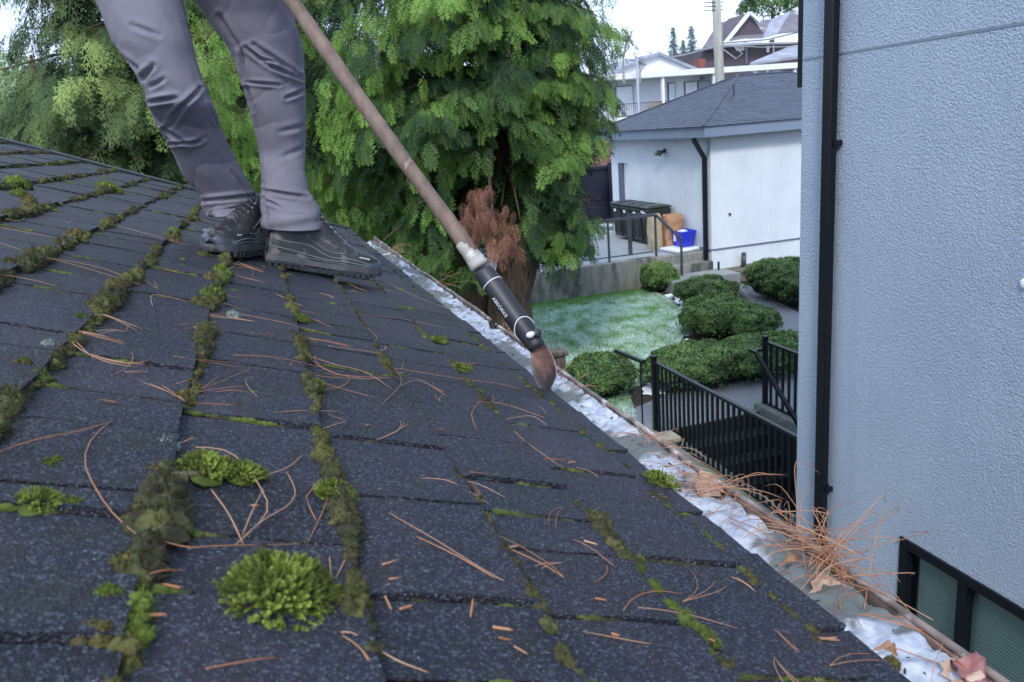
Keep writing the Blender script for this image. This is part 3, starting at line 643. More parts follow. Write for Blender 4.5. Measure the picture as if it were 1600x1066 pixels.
sh_ = thing('stucco_house', 'tall grey blue stucco house wall filling the right side', 'house', (6, 3, GL))
CY = 4.92; wy0, wy1, wz1 = 1.2, 3.83, -2.79   # corner, window span
mb = MB()
mb.bx(WX, WX+.2, wy1, CY, -6.6, 6); mb.bx(WX, WX+.2, -3, wy0, -6.6, 6); mb.bx(WX, WX+.2, wy0, wy1, wz1, .302); mb.bx(WX, WX+.2, wy0, wy1, .318, 6)
mb.bx(WX, WX+.2, wy0, wy1, -6.6, -3.95)
mb.bx(WX+.2, 12, CY-.2, CY, -6.6, 6); mb.bx(11.8, 12, -3, CY-.2, -6.6, 6); mb.bx(WX+.2, 11.8, -3, -2.8, -6.6, 6)
mb.build('wall', MS['stucco'], sh_)
mb = MB(); mb.bx(WX-.003, WX+.0, -3, CY, .303, .317); mb.build('control_joint', mat('joint_grey', (.17, .2, .25), rough=.8), sh_)  # seam strip in its own darker grey
mb = MB(); mb.bx(WX-.4, 12.4, -3.4, CY+.45, 6, 6.25); mb.build('roof', MS['trim'], sh_)
dp = mb = MB(); py = 4.56; 
mb.bx(WX-.085, WX-.025, py-.045, py+.045, -6, 6, bev=.008)
d_ = mb.build('downpipe', MS['black'], sh_)
for z in (-.25, -2.74, 2.2):
    b_ = MB(); b_.bx(WX-.06, WX-.0, py-.068, py-.045, z-.018, z+.018, bev=.004); b_.bx(WX-.025, WX, py-.02, py+.02, z-.02, z+.02); b_.build('pipe_bracket', MS['black'], d_)
mb = MB(); mb.bx(WX+.0, WX+.12, CY+.002, CY+.055, .13, 6); mb.build('corner_trim', MS['black'], sh_)
mb = MB(); mb.ball((WX-.004, 3.085, -.975), (.015, .03, .03), 16, 10); mb.build('vent_cap', MS['white'], sh_, smooth=True)
# window
wn = MB(); fz0 = -3.95
for (a, b, c, d, x0) in ((wy1-.07, wy1, fz0, wz1, 0), (wy0, wy1-.07, wz1-.07, wz1, 0), (wy0, wy1-.07, fz0, fz0+.07, 0)): wn.bx(WX-.012, WX+.09, a, b, c, d, bev=.004)
for y in (3.33, 2.3): wn.bx(WX-.004, WX+.06, y-.035, y+.035, fz0+.07, wz1-.07, bev=.003)
wf = wn.build('window', MS['black'], sh_)
MS['glass_green'] = mat('window_glass', (.018, .05, .05), (.03, .07, .065), 2, .08, spec=.8, coat=.4)
MS['blind'] = mat('blind_slats', (.2, .27, .28), (.16, .22, .235), 2, rough=.5)
mb = MB(); mb.bx(WX+.045, WX+.05, wy0, wy1-.07, fz0+.07, wz1-.07); 
gm = bpy.data.materials.new('window_pane'); gm.use_nodes = True; gN = gm.node_tree.nodes; gL = gm.node_tree.links
g1 = gN.new('ShaderNodeBsdfTransparent'); g1.inputs[0].default_value = (.86, .92, .92, 1); g2 = gN.new('ShaderNodeBsdfGlossy'); g2.inputs[1].default_value = .03; g3 = gN.new('ShaderNodeMixShader'); g3.inputs[0].default_value = .1
gL.new(g1.outputs[0], g3.inputs[1]); gL.new(g2.outputs[0], g3.inputs[2]); gL.new(g3.outputs[0], gN['Material Output'].inputs[0])
mb.build('pane', gm, wf)
mb = MB()
for i in range(46):
    z = wz1-.075-i*.024; mb.box((WX+.07, (wy0+wy1)/2-.03, z), (.006, wy1-wy0-.15, .022), rot=Matrix.Rotation(R(-14), 3, 'Y'), bev=.002)
mb.build('blind', MS['blind'], wf)
mb = MB(); mb.bx(WX+.19, WX+.2, wy0, wy1, fz0, wz1); mb.build('backing', mat('room_behind', (.09, .2, .18), (.07, .17, .16), 1.5), wf)

# ================================================================== STAIRWELL RAILINGS
def railing(label, X, y0, y1, zb, zt, posts, sp=.105, name='guard_railing', solid=False):
    t = thing(name, label, 'railing', (X, (y0+y1)/2, zb))
    for y in posts:
        mb = MB(); mb.box((X, y, (zb+zt)/2), (.06, .06, zt-zb), bev=.004); p = mb.build('post', MS['black'], t)
        mb = MB(); mb.box((X, y, zt+.012), (.075, .075, .026), bev=.006); mb.build('cap', MS['black'], p)
    mb = MB(); mb.bx(X-.028, X+.028, y0+.03, y1-.03, zt-.075, zt-.04, bev=.006); mb.build('top_rail', MS['black'], t)
    mb = MB(); mb.bx(X-.018, X+.018, y0+.03, y1-.03, zb+.07, zb+.1, bev=.004); mb.build('bottom_rail', MS['black'], t)
    n = int((y1-y0)/sp)
    for i in range(1, n):
        y = y0+(y1-y0)*i/n
        mb = MB(); mb.box((X, y, (zb+.1+zt-.075)/2), (.022, .034, zt-.075-zb-.1)); mb.build('baluster', MS['black'], t)
    return t
railing('black picket railing along the stairwell nearest the gutter', 4.45, 4.2, 8.8, GL+.02, -2.93, (8.8,), .105)
railing('short black railing on the far side of the stairwell, at the stucco corner', 6.2, 6.6, 8.95, GL+.02, -2.97, (8.95, ), .13)
# curb and the well
mb = MB(); mb.bx(4.33, 4.6, 4.0, 8.9, GL-.05, GL+.09, bev=.015); mb.bx(6.08, 6.32, 4.95, 9.05, GL-.05, GL+.09, bev=.015)
MS['curb'] = mat('mossy_curb', (.15, .17, .16), (.1, .13, .09), 4, .9, .4, 60, .005, c3=(.45, .47, .5), s3=30, f3=.62)
tag(mb.build('stairwell_curb', MS['curb']), kind='structure')
MS['dark'] = mat('shade_black_concrete', (.006, .007, .009), (.01, .011, .013), 3, .9)  # near-black concrete: the deep shade of the well put into its colour
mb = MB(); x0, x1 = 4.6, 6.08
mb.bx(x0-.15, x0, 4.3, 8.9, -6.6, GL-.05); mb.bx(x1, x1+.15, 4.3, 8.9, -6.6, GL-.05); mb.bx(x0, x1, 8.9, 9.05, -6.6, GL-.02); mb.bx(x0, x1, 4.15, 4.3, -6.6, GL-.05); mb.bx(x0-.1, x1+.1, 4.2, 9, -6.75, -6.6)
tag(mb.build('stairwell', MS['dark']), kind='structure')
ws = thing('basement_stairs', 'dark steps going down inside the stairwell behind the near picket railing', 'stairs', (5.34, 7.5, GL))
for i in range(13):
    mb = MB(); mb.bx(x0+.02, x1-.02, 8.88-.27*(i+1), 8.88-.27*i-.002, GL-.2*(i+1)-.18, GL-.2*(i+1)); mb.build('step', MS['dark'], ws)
# sloped handrail on the far side of the stairs
h0 = onx(1181, 551, 6.02); h1 = onx(1247, 662, 6.02)
hr = thing('handrail', 'sloping black handrail running down into the stairwell from the short railing', 'handrail', h0)
dd = (h1-h0); mb = MB(); mb.tube([h0+np.array([0, .12, 0]), h0, h0+dd*.5, h1, h1+dd*1.2], .024, 4); mb.build('rail', MS['black'], hr)
mb = MB(); mb.box(h0+np.array([.09, .1, -.01]), (.16, .03, .03)); mb.box(h1+np.array([.09, .0, -.03]), (.2, .03, .03)); mb.build('bracket', MS['black'], hr)
# loose black bar by the small shrub (end of another handrail) on a thin post inside the shrub
q0 = onx(962, 548, 4.2); q1 = onx(996, 562, 4.2); q1[2] = q1[2]
hb = thing('handrail', 'short black handrail end poking out beside the small shrub on the lawn edge', 'handrail', q1)
mb = MB(); mb.tube([q0, q1, q1+(q1-q0)*.25], .022, 4); mb.build('rail', MS['black'], hb)
mb = MB(); e = q1+(q1-q0)*.12; mb.bx(e[0]-.008, e[0]+.008, e[1]-.008, e[1]+.008, GL, e[2]-.02); mb.build('post', MS['black'], hb)
def wpost(px, py, X, s, label, m_):
    c = onx(px, py, X); t = thing('wooden_post', label, 'post', (c[0], c[1], GL))
    mb = MB(); mb.bx(c[0]-s/2, c[0]+s/2, c[1]-s/2, c[1]+s/2, GL-.1, c[2]-.04, bev=.006); mb.build('post', m_, t)
    mb = MB(); mb.box((c[0], c[1], c[2]-.02), (s*1.5, s*1.5, .04), bev=.008); mb.build('cap', m_, t)
wpost(872, 547, 2.1, .09, 'brown wooden post with frosted cap behind the scraper blade', MS['wood_old'])
MS['wood_lt'] = mat('pale_treated_wood', (.3, .27, .2), (.2, .18, .14), 8, .8, .4, 30, .006)
wpost(1041, 680, 2.6, .11, 'pale square wooden post cap beside the near stair railing', MS['wood_lt'])

# ================================================================== GARAGE
XG, YG, GZ = 10.38, 17.2, -3.72; XE, YE = 17.2, 22.9; EZ = -.5
gar = thing('garage', 'pale stucco detached garage with a dark hipped shingle roof', 'garage', (13, 20, GZ))
mb = MB(); D0, D1 = 21.75, 22.45  # door in the left wall
mb.bx(XG, XG+.2, YG, D0, GZ-.3, EZ+.06); mb.bx(XG, XG+.2, D1, YE, GZ-.3, EZ+.06); mb.bx(XG, XG+.2, D0, D1, -1.2, EZ+.06)
mb.bx(XG+.2, XE, YG, YG+.2, GZ-.3, EZ+.06); mb.bx(XE-.2, XE, YG+.2, YE, GZ-.3, EZ+.06); mb.bx(XG+.2, XE-.2, YE-.2, YE, GZ-.3, EZ+.06)
mb.build('wall', MS['stucco_lt'], gar)
mb = MB(); mb.bx(XG+.02, XE-.02, YG-.035, YG, -3.24, -3.215); mb.bx(XG-.035, XG, YG-.03, 20, -3.24, -3.215); mb.build('base_trim', mat('drip_trim', (.12, .15, .2)), gar)
mb = MB(); mb.bx(XG+.07, XG+.12, D0+.003, D1-.003, -3.3, -1.21); dr = mb.build('door', MS['white'], gar)
mb = MB(); mb.bx(XG+.005, XG+.068, D1-.28, D1-.002, -3.28, -1.205); mb.build('frame', mat('grey_blue_frame', (.1, .12, .17)), dr)
MS['fascia'] = mat('blue_grey_fascia', (.17, .21, .29), (.19, .23, .31), 2, .5)
MS['gshingle'] = mat('garage_shingle', (.05, .062, .09), (.075, .09, .125), 6, .8, .6, 40, .01, c3=(.035, .04, .06), s3=14, f3=.55, stretch=(.35, .35, 3))
oh = .38; ax0, ax1, ay0, ay1 = XG-oh, XE+oh, YG-oh, YE+oh; ez0, ez1 = -.52, -.27; RZt = .95
mb = MB()
for a in ((ax0, ax1, ay0, ay0+.04), (ax0, ax1, ay1-.04, ay1)): mb.bx(*a, ez0, ez1)
for a in ((ax0, ax0+.04, ay0+.04, ay1-.04), (ax1-.04, ax1, ay0+.04, ay1-.04)): mb.bx(*a, ez0, ez1)
mb.build('fascia', MS['fascia'], gar)
mb = MB(); mb.bx(ax0+.04, ax1-.04, ay0+.04, YG-.002, ez0+.06, ez0+.08); mb.bx(ax0+.04, XG-.002, YG, ay1-.04, ez0+.06, ez0+.08); mb.build('soffit', MS['trim'], gar)
g0 = .05; c4 = [(ax0-g0, ay0-g0, ez1), (ax1+g0, ay0-g0, ez1), (ax1+g0, ay1+g0, ez1), (ax0-g0, ay1+g0, ez1)]
ym = (ay0+ay1)/2; rr_ = 3.0; r0_, r1_ = (ax0+rr_, ym, RZt), (ax1-rr_, ym, RZt)
# stepped shingle courses on the hips: many thin bands
mb = MB(); NB = 26
def lerp(a, b, t): return tuple(a[i]+(b[i]-a[i])*t for i in range(3))
for fa in ((c4[0], c4[1], r1_, r0_), (c4[1], c4[2], r1_, r1_), (c4[2], c4[3], r0_, r1_), (c4[3], c4[0], r0_, r0_)):
    for i in range(NB):
        t0, t1 = i/NB, (i+1)/NB
        a, b = lerp(fa[0], fa[3], t0), lerp(fa[1], fa[2], t0); c, d = lerp(fa[1], fa[2], t1), lerp(fa[0], fa[3], t1)
        up = .012; A_ = (a[0], a[1], a[2]+up); B_ = (b[0], b[1], b[2]+up)
        mb.add([A_, B_, c, d, a, b], [(0, 1, 2, 3), (4, 5, 1, 0)])
mb.build('hip_roof', MS['gshingle'], gar)
mb = MB()
for a, b in ((c4[0], r0_), (r0_, r1_), (c4[1], r1_), (c4[3], r0_)):
    mb.tube([lerp((a[0], a[1], a[2]+.02), (b[0], b[1], b[2]+.02), t) for t in np.linspace(0, 1, 12)], .03, 6)
mb.build('ridge_cap', MS['gshingle'], gar)
vp = ony(1147, 190, 18.2)
mb = MB(); zr = ez1+(18.2-(ay0-g0))/(ym-(ay0-g0))*(RZt-ez1); mb.tube([(vp[0], 18.2, zr-.05), (vp[0], 18.2, zr+.1)], [.14, .05], 12); mb.tube([(vp[0], 18.2, zr+.05), (vp[0], 18.2, zr+.42)], .03, 10); mb.build('vent_pipe', MS['galv'], gar)
mb = MB(); px_, py_ = XG-.06, YG+.18
mb.tube([(ax0+.05, py_, ez0), (ax0+.05, py_, ez0-.06), (px_, py_, ez0-.5), (px_, py_, -3.75)], .045, 4); mb.build('downpipe', MS['black'], gar)
mb = MB(); mb.tube([(px_, py_, -3.68), (px_-.1, py_-.1, -3.74)], .05, 8); mb.build('outlet', MS['white'], gar)
lp_ = onx(1037, 236, XG-.05); mb = MB(); mb.box(lp_+np.array([.02, 0, 0]), (.05, .1, .12), bev=.01)
for s_ in (-1, 1): mb.tube([lp_, lp_+np.array([-.12, .1*s_, -.02]), lp_+np.array([-.2, .12*s_, -.08])], [.02, .05, .06], 10)
mb.build('wall_lamp', MS['galv'], gar)
mb = MB(); c_ = ony(1141, 335, YG-.03); mb.tube([c_, c_+np.array([0, .04, 0])], .035, 10); mb.build('hose_tap', MS['galv'], gar)
# raised bed with old timbers along the front, grey marker post, white stones
MS['timber'] = mat('rotting_timber', (.17, .13, .1), (.08, .06, .05), 5, .9, .8, 18, .02, stretch=(.6, 4, 4))
for nm_, x0, x1, y, z, h_, lb in (('timber', 11.0, 15.5, 16.72, -4.0, .16, 'lower weathered timber edging the bed in front of the garage'), ('timber', 11.15, 15.5, 16.78, -3.84, .15, 'upper weathered timber stacked on the lower one by the garage')):
    mb = MB(); mb.bx(x0, x1, y, y+.17, z, z+h_, bev=.02); tag(mb.build(nm_, MS['timber']), lb, 'timber')
MS['bedsoil'] = mat('bed_soil', (.17, .15, .11), (.09, .085, .055), 4, .95, .8, 30, .03)
mb = MB(); mb.bx(11.15, 15.5, 16.96, 17.198, -4, -3.7, bev=.02); mb.bx(10.6, 11.14, 16.75, 17.198, -4, -3.73, bev=.02); tag(mb.build('raised_bed', MS['bedsoil']), kind='structure')
for i in range(5):
    c_ = np.array([10.75+.22*i, 16.55-.03*i, -3.93]); o = MB().ball((0, 0, 0), (.16, .13, .09), 12, 8, fn=lambda d, s=i: 1+.25*nz(d*1.7+s, 1)).build('stone', MS['timber'], smooth=True); o.location = c_
    tag(o, ['flat brown stone at the garage corner', 'second brown stone from the garage corner', 'third brown stone from the garage corner', 'fourth brown stone, near the path end', 'last brown stone, beside the lawn strip by the timbers'][i], 'stone', 'stones by the garage corner')
b_ = ony(1164, 405, 17.0); o = thing('bollard', 'small dark grey round-topped post against the garage front', 'post', (b_[0], 17.05, -3.72))
mb = MB(); mb.tube([(b_[0], 17.05, -3.8), (b_[0], 17.05, -3.42)], .06, 12); mb.ball((b_[0], 17.05, -3.42), (.065, .065, .06), 12, 8); mb.build('post', MS['galv'], o, smooth=True)
b_ = ony(1121, 411, 17.0); o = thing('garden_spike', 'thin short black stake at the garage corner', 'stake', (b_[0], 16.95, -3.72)); mb = MB(); mb.tube([(b_[0], 16.95, -3.8), (b_[0], 16.95, -3.5)], .03, 6); mb.build('stake', MS['black'], o)
b_ = onz(1142, 438, GL); o = thing('garden_lamp', 'black garden spotlight with pale lens lying at the path end', 'lamp', b_); mb = MB(); mb.tube([b_, b_+np.array([0, 0, .16])], [.1, .09], 12); mb.tube([b_+np.array([.1, -.05, .1]), b_+np.array([.24, -.12, .2])], [.06, .09], 12); mb.build('housing', MS['black'], o)
mb = MB(); mb.tube([b_+np.array([.241, -.121, .2]), b_+np.array([.25, -.125, .205])], .07, 12); mb.build('lens', MS['white'], o)

# patio railing: posts, top rail, bottom rail, sloping stair handrail
pr_ = thing('patio_railing', 'thin dark metal railing along the patio edge above the retaining wall', 'railing', (7, 17.62, -3.3))
yR = 17.62; zt = -2.27
for x in (4.1, 6.0, 7.82, 9.08):
    mb = MB(); mb.box((x, yR, (-3.28+zt)/2), (.045, .045, zt+3.28)); mb.build('post', MS['galv'], pr_)
mb = MB(); mb.tube([(3.3, yR, zt), (9.12, yR, zt)], .028, 4); mb.build('top_rail', MS['galv'], pr_)
mb = MB(); mb.tube([(3.3, yR, -3.16), (9.0, yR, -3.16)], .014, 4); mb.build('bottom_rail', MS['galv'], pr_)
mb = MB(); mb.box((8.72, yR+.7, (-3.28+zt)/2), (.08, .08, zt+3.28)); mb.tube([(8.72, yR+.7, zt), (9.08, yR, zt)], .026, 4); mb.build('return_post', MS['galv'], pr_)
mb = MB(); mb.tube([(9.1, yR, zt), (9.36, yR-.75, zt-.55)], .026, 4); mb.box((9.36, yR-.75, -3.28), (.045, .045, .95)); mb.build('stair_handrail', MS['galv'], pr_)

# wheeled bins beside the garage
MS['bin'] = mat('bin_plastic', (.02, .03, .028), (.028, .038, .035), 3, .45, .2, 90, .002)
MS['binlid'] = mat('bin_lid', (.035, .055, .045), (.03, .045, .04), 3, .4)
MS['blue'] = mat('blue_plastic', (.02, .04, .62), (.03, .05, .5), 3, .4)
def wbin(x, y, label, lidm):
    t = thing('wheeled_bin', label, 'bin', (x, y, -3.3), 'wheeled bins by the garage wall'); w_, d_ = .29, .27
    mb = MB(); V = []
    for z, s in ((-3.2, .78), (-2.55, .93), (-2.35, 1.), (-2.3, 1.)):
        for sx, sy in ((-1, -1), (1, -1), (1, 1), (-1, 1)): V.append((x+sx*w_*s, y+sy*d_*s, z))
    mb.add(V, [(i*4+k, i*4+(k+1) % 4, (i+1)*4+(k+1) % 4, (i+1)*4+k) for i in range(3) for k in range(4)]+[(3, 2, 1, 0)])
    mb.box((x-w_-.01, y, -2.36), (.05, 2*d_+.02, .05), bev=.01); 
    for k in (-.14, .14): mb.box((x-w_*.9, y+k, -2.85), (.03, .03, .5))
    mb.build('body', MS['bin'], t)
    mb = MB(); mb.box((x, y, -2.265), (2*w_+.1, 2*d_+.05, .05), bev=.02); mb.box((x, y, -2.235), (2*w_-.08, 2*d_-.1, .03), bev=.012); mb.tube([(x+w_+.06, y-.2, -2.27), (x+w_+.06, y+.2, -2.27)], .018, 6); mb.build('lid', lidm, t)
    for k in (-1, 1): mb = MB(); mb.tube([(x+w_*.7, y+k*.24, -3.18), (x+w_*.7, y+k*.3, -3.18)], .12, 14); mb.build('wheel', MS['black'], t)
    mb = MB(); mb.box((x-w_-.038, y-.02, -2.45), (.006, .14, .07)); mb.build('label_sticker', MS['white'], t)
wbin(9.98, 19.35, 'nearest dark wheeled bin with a green tinted lid', MS['binlid']); wbin(9.98, 19.98, 'second dark wheeled bin in the row', MS['bin']); wbin(9.98, 20.6, 'third dark wheeled bin in the row', MS['bin'])
wbin(9.98, 21.22, 'farthest dark wheeled bin, with blue bottles near its lid', MS['bin'])
mb = MB(); mb.box((9.63, 19.28, -2.42), (.03, .42, .035), rot=Matrix.Rotation(R(12), 3, 'X')); tag(mb.build('paint_stick', MS['white']), 'white stick propped against the nearest bin', 'stick')
MS['kraft'] = mat('kraft_paper', (.42, .24, .13), (.34, .19, .11), 6, .85, .5, 20, .01)
MS['kraft2'] = mat('pale_kraft_paper', (.45, .38, .25), (.38, .31, .2), 6, .85, .5, 20, .01, stretch=(6, 6, 1))
def bag(x, y, w_, d_, h_, m_, label, lean=0.):
    mb = MB(); V = []; n = 24
    for i, t in enumerate(np.linspace(0, 1, 8)):
        for k in range(n):
            a = 2*math.pi*k/n; sx = math.copysign(abs(math.cos(a))**.4, math.cos(a)); sy = math.copysign(abs(math.sin(a))**.4, math.sin(a))
            q = 1+.05*math.sin(k*2.3+i)+.06*math.sin(i*1.7+k*.8); f = 1 if t < .85 else 1-(t-.85)*2.2
            V.append((x+sx*w_/2*q+lean*t, y+sy*d_/2*q*f, -3.298+h_*t+.02*math.sin(k)*t))
    mb.add(V, [(i*n+k, i*n+(k+1) % n, (i+1)*n+(k+1) % n, (i+1)*n+k) for i in range(7) for k in range(n)]+[tuple(7*n+k for k in range(n)), tuple(range(n-1, -1, -1))])
    return tag(mb.build('paper_bag', m_), label, 'bag')
bag(9.62, 18.72, .3, .34, .9, MS['kraft2'], 'pale folded paper yard bag standing by the bins')
bag(10.02, 18.6, .46, .4, .86, MS['kraft'], 'full brown paper yard bag leaning on the garage wall', .06)
t = thing('recycling_box', 'bright blue plastic recycling box on the white foam slab', 'box', (10.1, 18.15, -3.22))
mb = MB(); V = []
cx, cy = 10.12, 18.12
for z, s in ((-3.2, .8), (-2.86, 1.0), (-2.83, 1.06), (-2.80, 1.06)):
    for sx, sy in ((-1, -1), (1, -1), (1, 1), (-1, 1)): V.append((cx+sx*.2*s, cy+sy*.27*s, z))
mb.add(V, [(i*4+k, i*4+(k+1) % 4, (i+1)*4+(k+1) % 4, (i+1)*4+k) for i in range(3) for k in range(4)]+[(3, 2, 1, 0)])
V2 = [(cx+sx*.19, cy+sy*.26, -2.85) for sx, sy in ((-1, -1), (1, -1), (1, 1), (-1, 1))]; mb.add(V2, [(0, 1, 2, 3)]); mb.build('tub', MS['blue'], t)
mb = MB(); mb.box((cx-.203, cy+.08, -2.97), (.004, .13, .2)); mb.build('sticker', MS['white'], t)
mb = MB(); mb.ball((cx, cy+.05, -2.85), (.14, .2, .06), 12, 8, fn=lambda d: 1+.4*nz(d*2, 1)); tag(mb.build('plastic_film', MS['white'], smooth=True), 'crumpled white plastic inside the blue box', 'plastic')
mb = MB(); mb.box((9.98, 18.05, -3.25), (.75, .72, .08), rz=.12, bev=.02); tag(mb.build('foam_slab', MS['snow']), 'flat white foam slab lying on the patio by the steps', 'slab')
# small bits beyond railing
mb = MB(); q = onz(948, 340, -3.3); mb.bx(q[0]-.3, q[0]+.2, q[1], q[1]+.25, -3.3, -3.0, bev=.02); mb.bx(q[0]-.1, q[0]+.1, q[1]+.02, q[1]+.22, -3.0, -2.85); tag(mb.build('concrete_block', MS['concrete']), 'pair of stacked concrete blocks at the foot of the dark gate', 'block')
mb = MB(); q = onz(945, 357, -3.3); mb.bx(q[0]-.8, q[0]+.3, q[1], q[1]+.4, -3.29, -3.2, bev=.02); tag(mb.build('blue_tarp', mat('pale_blue_tarp', (.3, .48, .58), (.5, .65, .7), 6, .5)), 'pale blue folded tarp on the patio beyond the railing', 'tarp')
mb = MB(); mb.bx(5.6, 5.9, 17.3, 17.48, -3.75, -3.5); 
# dark gate / fence behind the patio
MS['fence'] = mat('navy_black_boards', (.008, .01, .022), (.012, .015, .03), 2, .5)
fn = thing('dark_fence', 'tall navy black solid board fence behind the patio beside the garage', 'fence', (9, 25, -3.3))
for x in np.arange(3.0, 11.6, .3): mb = MB(); mb.bx(x, x+.294, 25.2, 25.23, -3.3, -1.42); mb.build('board', MS['fence'], fn)
mb = MB(); mb.bx(2.9, 11.6, 25.14, 25.2, -1.5, -1.4); mb.bx(2.9, 11.6, 25.16, 25.198, -2.5, -2.42); mb.build('rail', MS['fence'], fn)
for x in (3, 5.9, 8.8, 11.3): mb = MB(); mb.bx(x-.06, x+.06, 25.06, 25.14, -3.3, -1.3); mb.build('post', MS['fence'], fn)
# ================================================================== HEDGES (clipped box shrubs)
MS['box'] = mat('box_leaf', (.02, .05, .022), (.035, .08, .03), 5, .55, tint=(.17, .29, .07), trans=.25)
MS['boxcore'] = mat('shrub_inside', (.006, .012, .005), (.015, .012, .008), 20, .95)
def leafcloud(n, c, rad, leaf_s, tfun, squash=2.6, seed=0, fl=.0):
    """leaf-sized faces through the outer shell of a lumpy clipped shape"""
    rr = np.random.default_rng(seed); d = rr.normal(0, 1, (n, 3)); d[:, 2] = np.abs(d[:, 2])*1.0-.35*rr.random(n); d /= np.linalg.norm(d, axis=1)[:, None]
    q = (np.abs(d)**squash).sum(1)**(-1/squash); sh_ = q*(1-np.abs(rr.normal(0, .09, n)))
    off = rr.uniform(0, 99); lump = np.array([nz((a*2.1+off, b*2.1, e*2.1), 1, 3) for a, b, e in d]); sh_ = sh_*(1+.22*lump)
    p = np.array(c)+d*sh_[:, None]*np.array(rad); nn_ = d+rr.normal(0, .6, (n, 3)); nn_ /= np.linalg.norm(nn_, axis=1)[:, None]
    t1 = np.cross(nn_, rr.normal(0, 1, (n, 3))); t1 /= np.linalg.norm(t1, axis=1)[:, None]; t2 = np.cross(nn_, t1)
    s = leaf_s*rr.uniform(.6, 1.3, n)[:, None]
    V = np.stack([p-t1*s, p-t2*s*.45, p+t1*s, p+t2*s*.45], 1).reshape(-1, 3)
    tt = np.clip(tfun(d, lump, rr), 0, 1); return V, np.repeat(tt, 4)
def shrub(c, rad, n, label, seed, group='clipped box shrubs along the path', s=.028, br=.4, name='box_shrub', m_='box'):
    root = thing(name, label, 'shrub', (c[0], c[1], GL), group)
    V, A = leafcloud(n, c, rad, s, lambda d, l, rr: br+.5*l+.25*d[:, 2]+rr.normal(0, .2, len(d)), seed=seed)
    mesh_obj('foliage', V, np.arange(len(V)).reshape(-1, 4), MS[m_], root, False, A)
    mb = MB(); mb.ball(c, np.array(rad)*.83, 18, 12, fn=lambda d: ((abs(d)**2.6).sum()**(-1/2.6))*(1+.2*nz(d*2+seed, 1))); mb.build('inner_core', MS['boxcore'], root, True)  # solid dark core stands in for the shade inside the shrub
    return root
def sc_at(px, py, z, rpx):   # centre on ground pixel; radius in metres for rpx pixels
    c = onz(px, py, z); return c, rpx/F*depth(c)
for px, py, rx, ry, h, n, lb, br in (
    (1030, 455, .42, .42, .62, 9000, 'round bright box shrub nearest the concrete steps', .55),
    (1105, 480, .62, .55, .58, 12000, 'wide dark box shrub second from the steps', .25),
    (1122, 522, .7, .62, .62, 14000, 'box shrub third from the steps, bulging over the lawn edge', .35),
    (1170, 525, .55, .5, .5, 10000, 'low box shrub right of the third one, beside the path', .4),
    (1185, 585, .8, .55, .55, 16000, 'long box shrub behind the short stairwell railing', .4),
    (1085, 600, .8, .6, .55, 16000, 'long dark box shrub behind the near stairwell railing', .25),
    (938, 618, .52, .45, .56, 12000, 'small dark box shrub by itself next to the gutter', .2)):
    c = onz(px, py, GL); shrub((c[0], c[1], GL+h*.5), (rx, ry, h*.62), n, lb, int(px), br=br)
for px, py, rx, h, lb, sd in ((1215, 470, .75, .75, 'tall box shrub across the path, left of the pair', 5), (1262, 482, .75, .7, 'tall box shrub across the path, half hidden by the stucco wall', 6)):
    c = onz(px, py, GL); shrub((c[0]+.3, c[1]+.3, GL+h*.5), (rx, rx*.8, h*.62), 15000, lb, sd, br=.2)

# ================================================================== CEDARS
def spray_tpl(seed, pairs=7, leaf=2):
    """one flat fern-like cedar spray: midrib, side shoots, leaflets. returns quads (n,4,3) in unit size and tint"""
    rr = np.random.default_rng(seed); Q = []; T = []
    def dia(p, d, L, w_, t):
        d = np.array(d)/np.hypot(*d[:2]); s_ = np.array([-d[1], d[0]]); p = np.array(p)
        a = p; b = p+d*L*.45+s_*w_; c = p+d*L; e = p+d*L*.45-s_*w_; Q.append([a, b, c, e]); T.append(t)
    dia((0, 0), (1, 0), 1.0, .018, .3)
    for i in range(pairs):
        t = .1+.82*i/(pairs-1); L = .42*(1-t)**.75*(.6+.6*min(1, t*3))+.09
        for sg in (-1, 1):
            tj = t+rr.uniform(-.03, .03); an = sg*R(rr.uniform(28, 46)); d = (math.cos(an), math.sin(an)); Lj = L*rr.uniform(.8, 1.15)
            dia((tj, 0), d, Lj, .02, .45+.3*t)
            for k in range(1, leaf+1):
                s = k/(leaf+.6); q = (tj+d[0]*Lj*s, d[1]*Lj*s)
                for s2 in (-1, 1):
                    a2 = an+s2*R(42); dia(q, (math.cos(a2), math.sin(a2)), Lj*.36*(1.1-s)+.06, .013, .55+.45*s)
    Q = np.array(Q); Z = -.35*Q[..., 0]**2-.25*np.abs(Q[..., 1])**1.3
    return np.concatenate([Q, Z[..., None]], -1), np.array(T)
TPL = [spray_tpl(s) for s in range(6)]; TPLF = [spray_tpl(s, 5, 2) for s in range(10, 14)]
def place(tpls, P_, FW, UP, S, tint, rr):
    """instances of spray templates merged in numpy"""
    Vs = []; As = []; ch = rr.integers(0, len(tpls), len(P_))
    fw = FW/np.linalg.norm(FW, axis=1)[:, None]; sd_ = np.cross(UP, fw); sd_ /= np.linalg.norm(sd_, axis=1)[:, None]+1e-9; up = np.cross(fw, sd_)
    for k, (Q, T) in enumerate(tpls):
        m_ = ch == k
        if not m_.any(): continue
        q = Q.reshape(-1, 3); Bm = np.stack([fw[m_], sd_[m_], up[m_]], 1)*S[m_][:, None, None]
        V = np.einsum('vk,nkj->nvj', q, Bm)+P_[m_][:, None, :]; Vs.append(V.reshape(-1, 3))
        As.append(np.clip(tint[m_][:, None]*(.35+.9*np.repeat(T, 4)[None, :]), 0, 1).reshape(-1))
    return np.concatenate(Vs), np.concatenate(As)
MS['cedar'] = mat('cedar_foliage', (.007, .03, .013), (.012, .042, .016), 1.2, .6, spec=.3, tint=(.19, .34, .06), trans=.28)
